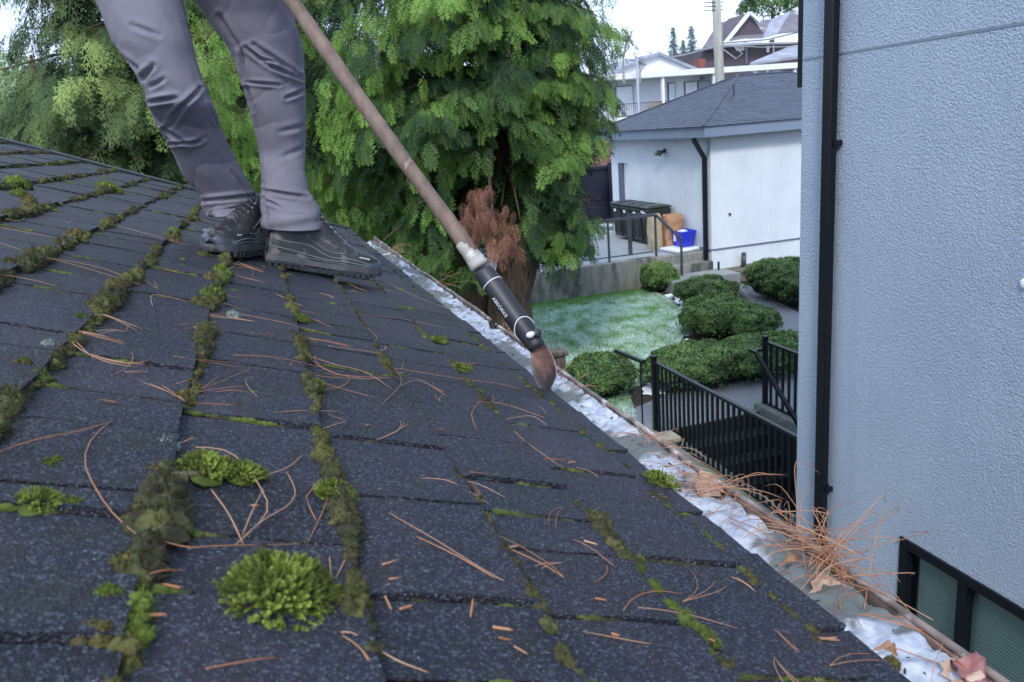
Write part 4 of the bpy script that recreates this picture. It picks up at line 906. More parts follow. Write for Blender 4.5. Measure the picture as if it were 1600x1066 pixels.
MS['cedar2'] = mat('cedar_foliage_pale', (.02, .055, .02), (.035, .07, .025), 1., .6, spec=.3, tint=(.32, .42, .12), trans=.3)
MS['dead'] = mat('dead_foliage', (.1, .04, .025), (.06, .028, .02), 4, .8, tint=(.5, .24, .16), trans=.15)
def cedar(name, label, base, trunk_pts, rad, z0, z1, nb, sper, seed, m_, Rf, ssize=(.3, .5), tpls=TPL, backk=.45, extra=None, bright=1., trunk2=None, group=None, inner=2200, prune=None):
    rr = np.random.default_rng(seed); root = thing(name, label, 'tree', base, group)
    tp = np.array(trunk_pts, float)
    def trunk_at(z): return np.array([np.interp(z, tp[:, 2], tp[:, 0]), np.interp(z, tp[:, 2], tp[:, 1])])
    def trunk(pts, rs_, nm='trunk'):
        mb = MB(); pts = np.array(pts, float); n = 40; ts = np.linspace(0, 1, n); src = np.linspace(0, 1, len(pts))
        C = np.stack([np.interp(ts, src, pts[:, k]) for k in range(3)], 1); r_ = np.interp(ts, src, rs_); V = []; S_ = 26
        for i in range(n):
            for k in range(S_):
                a = 2*math.pi*k/S_; f = 1+.16*nz((math.cos(a)*2.2, math.sin(a)*2.2, C[i, 2]*.5), 1, 3)+.05*math.sin(a*9+C[i, 2])
                V.append(C[i]+np.array([math.cos(a), math.sin(a), 0])*r_[i]*f)
        mb.add(V, [(i*S_+k, i*S_+(k+1) % S_, (i+1)*S_+(k+1) % S_, (i+1)*S_+k) for i in range(n-1) for k in range(S_)]); return mb.build(nm, MS['bark'], root, True)
    trunk(tp, rad)
    if trunk2: trunk(*trunk2, nm='side_trunk')
    P_, FW, UP, S, T = [], [], [], [], []; lim = MB()
    for b in range(nb):
        z = z0+(z1-z0)*rr.random()**1.15; az = rr.uniform(0, 2*math.pi)
        if math.sin(az) > .25 and rr.random() > backk: az = -az
        L = Rf(z, az)*rr.uniform(.62, 1.08); 
        if L < .3: continue
        cz = trunk_at(z); d = np.array([math.cos(az), math.sin(az), 0]); side = np.array([-d[1], d[0], 0]); drp = rr.uniform(.12, .35); up0 = rr.uniform(-.05, .25); bt = rr.choice([.12, .35, .7, 1.25])*rr.uniform(.8, 1.2)*bright
        def bp_(t): return np.array([cz[0], cz[1], z])+d*L*t+np.array([0, 0, L*(up0*t-drp*t*t*1.3+.12*max(0, t-.75))])
        if b % 2 == 0: lim.tube([bp_(t) for t in (0.05, .25, .5, .75, .9)], [.035, .028, .02, .012, .006], 5)
        n = int(sper*(.5+.5*L/2.5))
        for j in range(n):
            t = rr.uniform(.3, 1.02); lat = rr.normal(0, .3)*(1.05-t*.6)*min(L, 2.2)*.42
            p = bp_(t)+side*lat+np.array([0, 0, -abs(lat)*.35-rr.uniform(0, .1)])
            f = d*rr.uniform(.35, 1.)+side*np.sign(lat)*rr.uniform(0, .7)+np.array([0, 0, -rr.uniform(.25, 1.05)])
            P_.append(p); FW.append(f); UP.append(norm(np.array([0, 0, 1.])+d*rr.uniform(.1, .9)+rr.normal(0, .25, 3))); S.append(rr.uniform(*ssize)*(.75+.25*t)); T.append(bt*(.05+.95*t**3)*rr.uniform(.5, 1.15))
    for b in range(inner):
        z = z0+(z1-z0)*rr.random(); az = rr.uniform(0, 6.283); q = Rf(z, az)*rr.uniform(.1, .72); cz = trunk_at(z); d = np.array([math.cos(az), math.sin(az), 0])
        P_.append(np.array([cz[0], cz[1], z])+d*q); FW.append(d*.7+np.array([rr.normal(0, .4), rr.normal(0, .4), -.6])); UP.append(norm(np.array([0, 0, 1.])+d*.6+rr.normal(0, .3, 3))); S.append(rr.uniform(.45, .7)); T.append(rr.uniform(0, .25))  # inner sprays tinted dark: older foliage plus the crown's interior shade
    if extra is not None:
        for (p, f, s_, t_) in extra: P_.append(p); FW.append(f); UP.append(norm([rr.normal(0, .3), -.8, .6])); S.append(s_); T.append(t_)
    P_ = np.array(P_); keep = np.ones(len(P_), bool)
    if prune:
        qx, qy = proj(P_+np.array(FW)/np.linalg.norm(np.array(FW), axis=1)[:, None]*np.array(S)[:, None]*.5)
        qx = qx+np.where(qx > 900, 16*np.sin(qy*.07)+10*np.sin(qy*.17+2), 0)
        for (a, b, c, d, yl) in prune: keep &= ~((qx > a) & (qx < b) & (qy > c) & (qy < d) & (P_[:, 1] < yl))
    V, A = place(tpls, P_[keep], np.array(FW)[keep], np.array(UP)[keep], np.array(S)[keep], np.array(T)[keep], rr)
    mesh_obj('crown', V, np.arange(len(V), dtype=np.int32).reshape(-1, 4), m_, root, False, A)
    lim.build('limbs', MS['bark'], root, True)
    return root
YC = 12.6
def tpx(x, y, Y): return onz(x, y, 0) if Y is None else ony(x, y, Y)
A0 = ony(800, 530, YC); A1 = ony(792, 470, YC); A2 = ony(812, 400, YC-.1); A3 = ony(800, 300, YC); A4 = ony(772, 160, YC+.1); A5 = ony(760, 0, YC+.2)
top = A5+np.array([-.1, 0, 5.5])
tr = [(A0[0], A0[1], GL-.1), A1, A2, A3, A4, A5, top]
B0 = ony(732, 500, YC+.3); tr2 = [(B0[0], B0[1], GL-.1), ony(735, 470, YC+.3), ony(722, 400, YC+.3), ony(715, 260, YC+.3), ony(708, 100, YC+.3), ony(705, -150, YC+.3)]
def Rf1(z, az):
    # crown wider to the left (and far) than to the right, tapering to the top and tucked in below
    base = 2.15 if math.cos(az) > 0 else 2.15+1.5*(-math.cos(az))
    return base*np.interp(z, [-2, -1.2, -.3, 1.5, 4, 7.6], [.55, .8, .95, 1., .8, .15])
ex = []; rr_ = np.random.default_rng(5)
def hang(px, py, Y, n, sp, s=(.22, .36), t=(.4, 1.2), out=(0, -.4, -1)):
    for i in range(int(n*1.5)):
        p = ony(px+rr_.normal(0, sp[0]), py+rr_.normal(0, sp[1]), Y+rr_.normal(0, .15)); ex.append((p, np.array(out)+rr_.normal(0, .35, 3), rr_.uniform(*s), rr_.uniform(*t)))
for a in [(895, 365, YC-.3, 18, (18, 24)), (870, 330, YC-.4, 40, (28, 18)), (640, 380, YC-.4, 60, (38, 30)), (690, 415, YC-.3, 30, (24, 16)), (800, 345, YC-.5, 14, (12, 8)), (600, 300, YC-.5, 60, (50, 30)), (680, 210, YC-1.2, 50, (45, 35)), (560, 130, YC-1., 60, (50, 40)), (870, 240, YC-1., 60, (50, 35)),
          (860, 120, YC-1.3, 60, (60, 40)), (740, 30, YC-1.6, 60, (60, 30)), (900, 20, YC-.9, 50, (40, 30)), (610, 40, YC-1.4, 50, (50, 30)), (520, 290, YC-.4, 60, (30, 35)), (350, 130, YC-.6, 80, (40, 80)), (370, 250, YC-.5, 50, (25, 40)), (540, 330, YC-.3, 50, (40, 20))]:
    hang(*a)
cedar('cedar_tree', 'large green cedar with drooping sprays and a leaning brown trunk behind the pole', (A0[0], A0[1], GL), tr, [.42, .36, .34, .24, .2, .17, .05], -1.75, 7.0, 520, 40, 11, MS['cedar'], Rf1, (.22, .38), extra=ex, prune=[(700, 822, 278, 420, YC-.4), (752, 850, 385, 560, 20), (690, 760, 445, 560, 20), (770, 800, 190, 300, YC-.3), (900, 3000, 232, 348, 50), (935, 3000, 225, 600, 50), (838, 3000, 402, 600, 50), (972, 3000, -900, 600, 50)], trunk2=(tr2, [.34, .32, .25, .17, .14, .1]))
# dead brown branch hanging on the cedar
rr_ = np.random.default_rng(9); Pd, Fd, Ud, Sd, Td = [], [], [], [], []
for (x, y, n, sx, sy) in ((755, 300, 20, 22, 14), (735, 335, 24, 24, 20), (775, 340, 28, 28, 22), (785, 378, 26, 22, 24)):
    for i in range(n):
        Pd.append(ony(x+rr_.normal(0, sx*.55), y+rr_.normal(0, sy*.6), YC-1.9+rr_.normal(0, .12))); Fd.append(np.array([rr_.normal(.0, .28), rr_.normal(-.1, .2), -1])); Ud.append(norm([rr_.normal(0, .5), -1, .1])); Sd.append(rr_.uniform(.2, .32)); Td.append(rr_.uniform(.2, 1))
V, A = place(TPL, np.array(Pd), np.array(Fd), np.array(Ud), np.array(Sd), np.array(Td), rr_)
dbr = thing('dead_branch', 'dead rust brown cedar branch hanging in front of the trunk', 'branch', ony(765, 290, YC-1.9))
mesh_obj('dead_foliage', V, np.arange(len(V), dtype=np.int32).reshape(-1, 4), MS['dead'], dbr, False, A)
mb = MB(); mb.tube([ony(770, 262, YC-.1), ony(765, 280, YC-1.6), ony(770, 340, YC-1.9), ony(778, 380, YC-1.9)], [.03, .025, .015, .008], 6); mb.build('stem', MS['bark'], dbr, True)
# second cedar behind the person, farther left
C0 = ony(250, 300, 14.5)
def Rf2(z, az): return 2.7*np.interp(z, [-3.5, -2, 0, 2, 4, 7.5], [.8, 1., .98, .8, .6, .1])
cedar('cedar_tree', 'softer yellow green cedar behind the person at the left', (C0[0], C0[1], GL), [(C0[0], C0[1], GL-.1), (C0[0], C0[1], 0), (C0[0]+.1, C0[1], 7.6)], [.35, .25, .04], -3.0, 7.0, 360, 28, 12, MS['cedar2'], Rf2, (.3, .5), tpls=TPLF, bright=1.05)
C1 = ony(95, 300, 19)
def Rf3(z, az): return 3.0*np.interp(z, [-3.5, -2, -.6, .6, 1.8], [.9, 1., .8, .5, .1])
cedar('cedar_tree', 'small hazy green conifer at the left edge beyond the roof', (C1[0], C1[1], GL), [(C1[0], C1[1], GL-.1), (C1[0], C1[1], 0), (C1[0], C1[1], 2.2)], [.3, .2, .03], -3.3, 1.7, 160, 24, 13, MS['cedar2'], Rf3, (.35, .6), tpls=TPLF, bright=.8)
# ================================================================== SCRAPER
MS['pole'] = mat('worn_wood_pole', (.2, .14, .11), (.11, .075, .06), 5, .7, .5, 25, .003, stretch=(8, 8, 2), c3=(.33, .24, .18), s3=5, f3=.66)
MS['galv2'] = mat('worn_steel', (.35, .33, .33), (.2, .14, .12), 60, .35, metal=.8)
MS['rubber'] = mat('black_rubber', (.018, .018, .024), (.03, .03, .038), 10, .5, .2, 60, .002)
MS['tape'] = mat('grey_tape', (.42, .4, .36), (.25, .23, .21), 25, .75, .4, 60, .003, c3=(.6, .6, .58), s3=40, f3=.55)
MS['rust'] = mat('rusty_blade', (.16, .08, .055), (.09, .045, .035), 60, .5, .5, 120, .002, tint=(.035, .025, .028), metal=.45)
tip = RP(*roofpix(851, 618), .004)
PA = ony(834, 535, 1.405); PB = ony(448, -8, 1.9); pd = norm(PB-PA); 
PL = lambda s: PA+pd*s
scr = thing('scraper', 'long handled scraper: worn wooden pole, black rubber grip and rusty blade resting on the eave', 'scraper', tip)
def pxs(px, py):  # distance along the pole of the point nearest a pixel
    best = min(np.linspace(0, 1.4, 1400), key=lambda s: (proj(PL(s))[0]-px)**2+(proj(PL(s))[1]-py)**2); return best
sg = pxs(768, 425); st_ = pxs(742, 395); st2 = pxs(729, 375)
mb = MB(); mb.tube([PL(s)+np.array([.0012*math.sin(s*9), 0, .0015*math.sin(s*7)]) for s in np.linspace(st_, 1.5, 60)], [.0158+.0006*math.sin(s*31) for s in np.linspace(0, 1, 60)], 20); mb.build('pole', MS['pole'], scr, True)
mb = MB(); mb.tube([PL(s) for s in np.linspace(st_-.03, st2, 10)], [.0185, .0188, .0183, .018, .0172, .017, .0166, .0166, .0164, .016], 20); mb.build('tape', MS['tape'], scr, True)
mb = MB(); gs = np.linspace(-.012, sg+.012, 30); mb.tube([PL(s) for s in gs], [.0165+.0045*min(1, max(0, (s+.012)/.05))-.0012*(s > sg) for s in gs], 24); grip = mb.build('grip', MS['rubber'], scr, True)
mb = MB(); e = np.cross(pd, [0, 0, 1]); e /= np.linalg.norm(e); e2 = np.cross(e, pd)
def gring(s, r, tilt, a0, a1, n=24): return [PL(s)+(e*math.cos(a)+e2*math.sin(a))*r+pd*tilt*math.cos(a-2.2) for a in np.linspace(a0, a1, n)]
mb.tube(gring(sg-.022, .0215, .003, 0, 6.28), .0011, 6); mb.build('wire', MS['white'], scr, True)
mb = MB(); mb.tube(gring(.03, .0218, .02, .6, 4.6), .0011, 6); mb.build('wire', MS['white'], scr, True)
# strip of small white lettering down the grip
view = norm(-PL(.08)); sx_ = norm(np.cross(pd, view)); ny_ = norm(np.cross(sx_, pd))
if ny_@view < 0: ny_ = -ny_
cu = bpy.data.curves.new('grip_text', 'FONT'); cu.body = 'ABSORKE'; cu.size = .011; cu.extrude = .0002; cu.align_x = 'CENTER'; cu.align_y = 'CENTER'
to = bpy.data.objects.new('tmp_text', cu); sc.collection.objects.link(to); bpy.context.view_layer.update()
me_ = bpy.data.meshes.new_from_object(to.evaluated_get(bpy.context.evaluated_depsgraph_get())); bpy.data.objects.remove(to)
co_ = np.array([v.co[:] for v in me_.vertices]); rdn = -pd    # reading direction down the grip
th = -.75; Rg = .0213; V = []
if (sx_@(W2C.T@np.array([1, 0, 0]))) < 0: sx_ = -sx_
for x, y, z in co_:
    a = th-(-y)/Rg*-1 if False else th+y/Rg
    V.append(PL(sg*.56)+rdn*x+(sx_*math.sin(a)+ny_*math.cos(a))*(Rg+.0003+z))
mesh_obj('lettering', np.array(V), [tuple(p.vertices) for p in me_.polygons], MS['white'], grip)
# blade
rows = [(530, 828, 846), (538, 827, 852), (550, 828, 859), (562, 830, 865), (575, 831, 869), (588, 833, 869), (598, 837, 865), (607, 842, 861), (614, 847, 858), (618, 851, 854)]
V = []; T = []; nb = 9
for k, (py, xl, xr) in enumerate(rows):
    t = k/(len(rows)-1); Yb = 1.415+(tip[1]-1.415)*t
    for side_ in (0, .0035):
        for j in range(nb):
            s = j/(nb-1); p = ony(xl+(xr-xl)*s, py, Yb+side_+.003*(2*s-1)**2)
            V.append(p); T.append(float(np.clip((py-577+9*math.sin(s*9)+5*math.sin(s*23))/5., 0, 1)))
Fc = []; W_ = 2*nb
for k in range(len(rows)-1):
    for j in range(nb-1): Fc += [(k*W_+j, k*W_+j+1, (k+1)*W_+j+1, (k+1)*W_+j), (k*W_+nb+j+1, k*W_+nb+j, (k+1)*W_+nb+j, (k+1)*W_+nb+j+1)]
    Fc += [(k*W_, (k+1)*W_, (k+1)*W_+nb, k*W_+nb), (k*W_+nb-1, k*W_+2*nb-1, (k+1)*W_+2*nb-1, (k+1)*W_+nb-1)]
mb = MB(); mb.add(V, Fc, T); bl_ = mb.build('blade', MS['rust'], scr)
mb = MB(); mb.tube([V[k*W_+nb-1]+np.array([.0004, -.0004, 0]) for k in range(1, len(rows))], .0009, 6); mb.build('worn_edge', MS['galv2'], bl_)
mb = MB(); c_ = ony(838, 521, 1.395); mb.ball(c_, (.011, .009, .01), 10, 8); mb.build('bolt_head', MS['rubber'], scr, True)
mb = MB(); c_ = ony(829, 523, 1.385); mb.ball(c_, (.009, .005, .006), 10, 8, fn=lambda d: 1+.3*nz(d*2, 1)); mb.build('paint_blob', MS['white'], scr, True)

# ================================================================== PERSON
MS['pants'] = mat('grey_work_trousers', (.165, .155, .19), (.195, .182, .22), 8, .9, .3, 700, .0008, spec=.15)
MS['skin'] = mat('skin', (.5, .3, .22), rough=.55)
MS['jacket'] = mat('dark_jacket', (.03, .035, .05), (.04, .045, .06), 6, .8)
MS['boot'] = mat('boot_leather', (.016, .017, .022), (.034, .032, .036), 30, .5, .5, 120, .002, c3=(.15, .14, .135), s3=24, f3=.55)
MS['toe'] = mat('boot_toe_rubber', (.035, .042, .06), (.06, .07, .095), 14, .32, .2, 60, .001)
MS['sole'] = mat('boot_sole', (.012, .012, .014), (.03, .03, .035), 40, .6)
MS['midsole'] = mat('boot_midsole', (.05, .05, .055), (.09, .09, .1), 30, .6, .3, 60, .001)
MS['pipe'] = mat('boot_piping', (.17, .18, .2), rough=.5)
MS['lace'] = mat('boot_lace', (.07, .068, .08), (.03, .03, .035), 300, .8)
hipc = ony(225, -205, 2.16)
per = thing('person', 'person in grey work trousers and black lace-up boots standing on the roof', 'person', RP(.1, 2.3))
legA = [(357, 411, 502, 2.25), (350, 410, 504, 2.25), (335, 410, 503, 2.25), (318, 410, 498, 2.255), (300, 410, 484, 2.26), (270, 409, 479, 2.275), (240, 405, 479, 2.3), (200, 398, 478, 2.28), (165, 388, 477, 2.26), (140, 381, 475, 2.25), (120, 376, 476, 2.24), (95, 366, 475, 2.24), (65, 350, 471, 2.23), (30, 324, 460, 2.22), (0, 303, 450, 2.2), (-60, 268, 425, 2.19), (-130, 228, 392, 2.18), (-190, 195, 370, 2.17), (-235, 190, 350, 2.17)]
legB = [(337, 322, 403, 2.33), (330, 320, 404, 2.33), (318, 318, 405, 2.33), (300, 310, 398, 2.31), (275, 288, 382, 2.28), (240, 267, 366, 2.24), (200, 246, 347, 2.18), (165, 228, 333, 2.11), (135, 219, 323, 2.1), (110, 205, 314, 2.1), (92, 192, 308, 2.1), (70, 176, 302, 2.1), (35, 162, 294, 2.11), (0, 148, 285, 2.12), (-60, 122, 268, 2.13), (-130, 102, 255, 2.15), (-190, 95, 250, 2.16), (-235, 105, 250, 2.17)]
zf = 2.4234
crB = [((580, 250), (540, 300), 9, 7), ((565, 388), (665, 372), 11, 6), ((640, 455), (760, 335), 9, 6), ((620, 490), (705, 545), 8, 5), ((640, 548), (760, 540), 9, 4), ((700, 410), (640, 480), 7, 6), ((775, 762), (960, 742), 10, 5), ((800, 812), (955, 778), 9, 5), ((500, 95), (600, 135), 5, 7), ((880, 650), (945, 740), 6, 5), ((440, 200), (520, 262), 8, 6), ((570, 330), (620, 300), 6, 6), ((560, 420), (600, 470), 7, 6), ((700, 560), (780, 520), 5, 5), ((790, 400), (850, 520), 4, 4)]
crA = [((930, 180), (1005, 240), 10, 5), ((1000, 225), (1045, 238), 9, 4), ((960, 170), (1140, 290), 9, 6), ((1010, 245), (1145, 302), 9, 5), ((935, 312), (1060, 322), 7, 4), ((915, 190), (930, 310), 8, 5), ((1085, 372), (1145, 345), 8, 5), ((1000, 722), (1165, 748), 10, 5), ((1000, 752), (1060, 785), 8, 4), ((965, 400), (1000, 650), 3, 3), ((1120, 120), (1145, 260), 4, 5), ((830, 60), (900, 180), 7, 7), ((1000, 690), (1010, 850), 5, 5), ((1060, 500), (1140, 480), 4, 7), ((1060, 600), (1150, 560), 3, 7), ((940, 330), (960, 420), 5, 5)]
def legmesh(mb, tab, cr, kd=.92, top=None):
    ys = np.array([r[0] for r in tab], float)[::-1]; cols = [np.array([r[k] for r in tab], float)[::-1] for k in (1, 2, 3)]
    rows_ = np.linspace(ys[-1], ys[0], 330); S_ = 150; V = np.zeros((len(rows_), S_, 3)); Nn = np.zeros_like(V)
    ker = np.hanning(15); ker /= ker.sum()
    pr_ = [np.convolve(np.pad(np.interp(rows_, ys, c), 7, mode='edge'), ker, 'valid') for c in cols]
    for i, y in enumerate(rows_):
        xl, xr, Yd = pr_[0][i], pr_[1][i], pr_[2][i]; L_, R_ = ony(xl, y, Yd), ony(xr, y, Yd); c = (L_+R_)/2; wv = (R_-L_)/2; vd = ray((xl+xr)/2, y); vd[2] = 0; vd = norm(vd); dv = vd*np.linalg.norm(wv)*(kd+.22*max(0, min(1, (y-300)/40)))
        for k in range(S_):
            a = 2*math.pi*k/S_; ca, sa = math.cos(a), math.sin(a); V[i, k] = c+wv*ca*(1+.0*sa)+dv*sa; Nn[i, k] = norm(wv*ca/ (wv@wv)+dv*sa/(dv@dv))
    if len(V) > 1:
        px_, py_ = proj(V); fc = np.clip(-(Nn*norm(ray(400, 150))).sum(-1)*2.2+.25, 0, 1); D = np.zeros(px_.shape)
        for (a, b, dp, wd) in cr:
            a = np.array(a)/zf; b = np.array(b)/zf; dv_ = b-a; t = np.clip(((px_-a[0])*dv_[0]+(py_-a[1])*dv_[1])/(dv_@dv_), 0, 1)
            dx_, dy_ = px_-(a[0]+dv_[0]*t), py_-(a[1]+dv_[1]*t); sgn = np.sign(dx_*dv_[1]-dy_*dv_[0]); d_ = np.hypot(dx_, dy_)*sgn; taper = np.sin(np.pi*np.clip(t, .06, .94))**.5; wd_ = wd*.5
            D -= dp*.0012*taper*np.exp(-(d_/wd_)**2); D += dp*.0008*taper*(np.exp(-((d_-2.1*wd_)/(1.5*wd_))**2)+np.exp(-((d_+2.1*wd_)/(1.5*wd_))**2))
        N_ = np.array([[nz((V[i, k, 0]*11, V[i, k, 1]*11, V[i, k, 2]*5+V[i, k, 0]*6), 1, 3)*.006-.0022*math.exp(-abs(nz((V[i, k, 0]*6+V[i, k, 2]*5, V[i, k, 1]*6, V[i, k, 2]*10-V[i, k, 0]*8+40), 1, 1))*11) for k in range(S_)] for i in range(len(rows_))])
        # soft gathered rings near the cuff
        g_ = np.exp(-((rows_-rows_[0])/28.)**2)[:, None]*.0035*np.sin((rows_[:, None]+np.arange(S_)[None]*.35)/4.2)
        V = V+Nn*(D*fc+N_+g_)[..., None]
    # hem turned inward
    c0 = V[0].mean(0); hem = (V[0]-c0)*.93+c0+np.array([0, 0, .012]); V = np.concatenate([((V[0]-c0)*.9+c0+np.array([0, 0, .05]))[None], hem[None], V]); n = len(V)
    Fc = [(i*S_+k, (i+1)*S_+k, (i+1)*S_+(k+1) % S_, i*S_+(k+1) % S_) for i in range(n-1) for k in range(S_)]+[tuple((n-1)*S_+k for k in range(S_))]
    mb.add(V.reshape(-1, 3), Fc)
    return V
mb = MB(); VA = legmesh(mb, legA, crA); VB = legmesh(mb, legB, crB)
mb.ball(hipc+np.array([0, 0, .03]), (.24, .17, .17), 28, 16, fn=lambda d: 1+.06*nz(d*3, 1))
mb.build('trousers', MS['pants'], per, True)
# stitched seam tube and hem lines
for Vv, ks_ in ((VA, (88,)), (VB, (88,))):
    for k in ks_:
        mb = MB(); mb.tube([Vv[i, k]+norm(Vv[i, k]-Vv[i].mean(0))*.0003 for i in range(2, 250, 4)], .0007, 5); mb.build('seam', MS['pants'], per, True)
    mb = MB(); row = Vv[12]; mb.tube([row[k]+norm(row[k]-row.mean(0))*.0002 for k in list(range(0, 150, 3))+[0]], .0006, 5); mb.build('hem_stitch', MS['pants'], per, True)
ankA, ankB = VA[2].mean(0), VB[2].mean(0)
def boot(heel, fwd, up, label=None, L=.315, flip=1):
    f_ = norm(fwd); u_ = norm(up-(up@f_)*f_); s_ = np.cross(u_, f_); heel = np.array(heel)
    W = lambda x, y, z: heel+f_*x*L/.315+s_*y+u_*z
    hw = lambda x: np.interp(x, [0, .02, .06, .12, .18, .23, .27, .30, .315], [.022, .034, .038, .037, .046, .051, .046, .03, .008])
    ht = lambda x: np.interp(x, [0, .012, .05, .11, .13, .15, .18, .21, .24, .27, .295, .308, .315], [.085, .14, .16, .16, .148, .132, .107, .085, .073, .066, .058, .05, .034])
    z0 = .022
    def sy(x, z, g=0.):
        h = ht(x)-z0; q = min(1, max(0, (z-z0)/h)); pinch = 1-.22*min(1, max(0, (z-.06)/.08)); return (hw(x)*pinch*(1-q**3.2)**(1/2.6))+g
    root = bpy.data.objects.new('boot', None)
    mb = MB(); xs = np.linspace(0, .315, 46); n = 30; V = []
    for x in xs:
        h = ht(x)-z0
        for k in range(n+1):
            a = math.pi*k/n; c, s = math.cos(a), math.sin(a); z = z0+h*abs(s)**.8; bul = 1-.22*min(1, max(0, (z-.06)/.08))
            y = math.copysign(hw(x)*bul*abs(c)**.72, c); nn_ = .0016*nz((x*40, y*40, z*40+flip), 1, 3)
            V.append(W(x, y*(1+nn_*8), z+nn_))
    Fc = [(i*(n+1)+k, i*(n+1)+k+1, (i+1)*(n+1)+k+1, (i+1)*(n+1)+k) for i in range(len(xs)-1) for k in range(n)]+[tuple(range(n+1)), tuple((len(xs)-1)*(n+1)+k for k in range(n, -1, -1))]
    mb.add(V, Fc); b = mb.build('boot', MS['boot'], per, True)
    # toe rand
    mb = MB(); xs2 = np.linspace(.252, .3165, 14); V = []
    for x in xs2:
        h = min(ht(min(x, .315))-z0, .03)+.002
        for k in range(17):
            a = math.pi*k/16; c, s = math.cos(a), math.sin(a); V.append(W(x+.0012, math.copysign((hw(min(x, .315))+.002)*abs(c)**.6, c), z0-.004+h*abs(s)**.55))
    mb.add(V, [(i*17+k, i*17+k+1, (i+1)*17+k+1, (i+1)*17+k) for i in range(13) for k in range(16)]+[tuple(13*17+k for k in range(16, -1, -1))]); mb.build('toe_cap', MS['toe'], b, True)
    # midsole + outsole with lugs
    out = [(x, hw(min(x, .315))+.004) for x in np.linspace(-.002, .318, 40)]
    ring = [(x, y) for x, y in out]+[(x, -y) for x, y in out[::-1]]
    def slab(z_lo, z_hi, g, m_, nm):
        mb = MB(); wv = lambda x: .004*math.sin(x*34)
        A_ = [W(x, y*(1+g), z_lo+(.004*math.sin(x*30) if z_lo < .01 else 0)+(.012*max(0, (x-.26)/.055)**2 if z_lo < .01 else 0)) for x, y in ring]; B_ = [W(x, y*(1+g), z_hi+wv(x)) for x, y in ring]; k = len(ring)
        mb.add(A_+B_, [tuple(range(k-1, -1, -1)), tuple(range(k, 2*k))]+[(i, (i+1) % k, k+(i+1) % k, k+i) for i in range(k)]); mb.build(nm, m_, b)
    slab(.011, .028, .0, MS['midsole'], 'midsole'); slab(.003, .0105, .05, MS['sole'], 'outsole')
    mb = MB(); Rm = np.stack([f_, s_, u_], 1)
    for x in np.arange(.008, .305, .0165):
        if .105 < x < .135: continue
        for sg_ in (-1, 1): mb.box(W(x, sg_*(hw(x)*.97), .003+.010*max(0, (x-.25)/.055)**2), (.0095, .018, .013), rot=Rm, bev=.001)
    mb.build('tread', MS['sole'], b)
    # piping along both sides
    for sg_ in (-1, 1):
        for pts, r in (([(.01, .07), (.05, .066), (.09, .068), (.115, .062), (.14, .048), (.17, .04), (.2, .046), (.24, .044), (.28, .034)], .0015), ([(.012, .085), (.05, .084), (.09, .085), (.12, .075), (.15, .058), (.175, .055), (.2, .058)], .0011),
                       ([(.004, .05), (.05, .047), (.1, .04), (.15, .034), (.2, .036), (.25, .035), (.29, .028)], .0015), ([(.03, .11), (.07, .112), (.1, .108), (.125, .092), (.15, .078), (.18, .07)], .001), ([(.02, .034), (.1, .032), (.18, .03), (.26, .03)], .0009)):
            P_ = np.array(pts); xx = np.interp(np.linspace(0, 1, 28), np.linspace(0, 1, len(P_)), P_[:, 0]); zz = np.interp(np.linspace(0, 1, 28), np.linspace(0, 1, len(P_)), P_[:, 1])
            for _ in range(3): zz[1:-1] = (zz[:-2]+zz[1:-1]*2+zz[2:])/4
            mb = MB(); mb.tube([W(x, sg_*(sy(x, z)+.0009), z) for x, z in zip(xx, zz)], r, 5); mb.build('piping', MS['pipe'], b, True)
    # tongue, laces with eyelets
    for i, x in enumerate(np.linspace(.128, .212, 7)):
        h = ht(x); mb = MB(); wv = .017+.004*math.sin(i)
        mb.tube([W(x+(.006 if k % 2 else 0)*0+.004*math.sin(t*2), t*wv, h+.0035-.010*t*t) for k, t in enumerate(np.linspace(-1, 1, 9))], .0024, 6); mb.build('lace', MS['lace'], b, True)
        for sg_ in (-1, 1): mb = MB(); mb.ball(W(x, sg_*(wv+.002), h-.006), .0035, 8, 6); mb.build('eyelet', MS['pipe'], b, True)
    for sg_ in (-1, 1):
        mb = MB(); mb.tube([W(.118, .004*sg_, .15), W(.13, .02*sg_, .15), W(.145, .028*sg_, .135), W(.135, .02*sg_, .13), W(.12, .006*sg_, .147)], .0018, 6); mb.build('bow', MS['lace'], b, True)
    mb = MB(); # small pale woven mark above the toe
    for j in range(5): mb.box(W(.243+j*.006, -(sy(.25, .052)+.0006)*1., .0535-.0004*j), (.0042, .001, .0032), rot=Rm)
    for j in range(4): mb.box(W(.246+j*.0058, (sy(.25, .052)+.0006)*1., .0535), (.0042, .001, .0032), rot=Rm)
    mb.build('mark', MS['white'], b)
    mb = MB(); mb.tube([W(.075, 0, .09), W(.07, 0, .155)], [.02, .02], 18); mb.build('inner_collar', MS['sole'], b, True)
    return b
hA = RP(*roofpix(413, 413), .006); boot(hA, ony(584, 433, hA[1]+.03)-hA, np.array([.2, 0, 1]), flip=1)
tB = RP(*roofpix(330, 401), .008); fB = norm([-.42, -.9, .13]); boot(tB-fB*.3, fB, np.array([.25, 0, 1.]), flip=2)
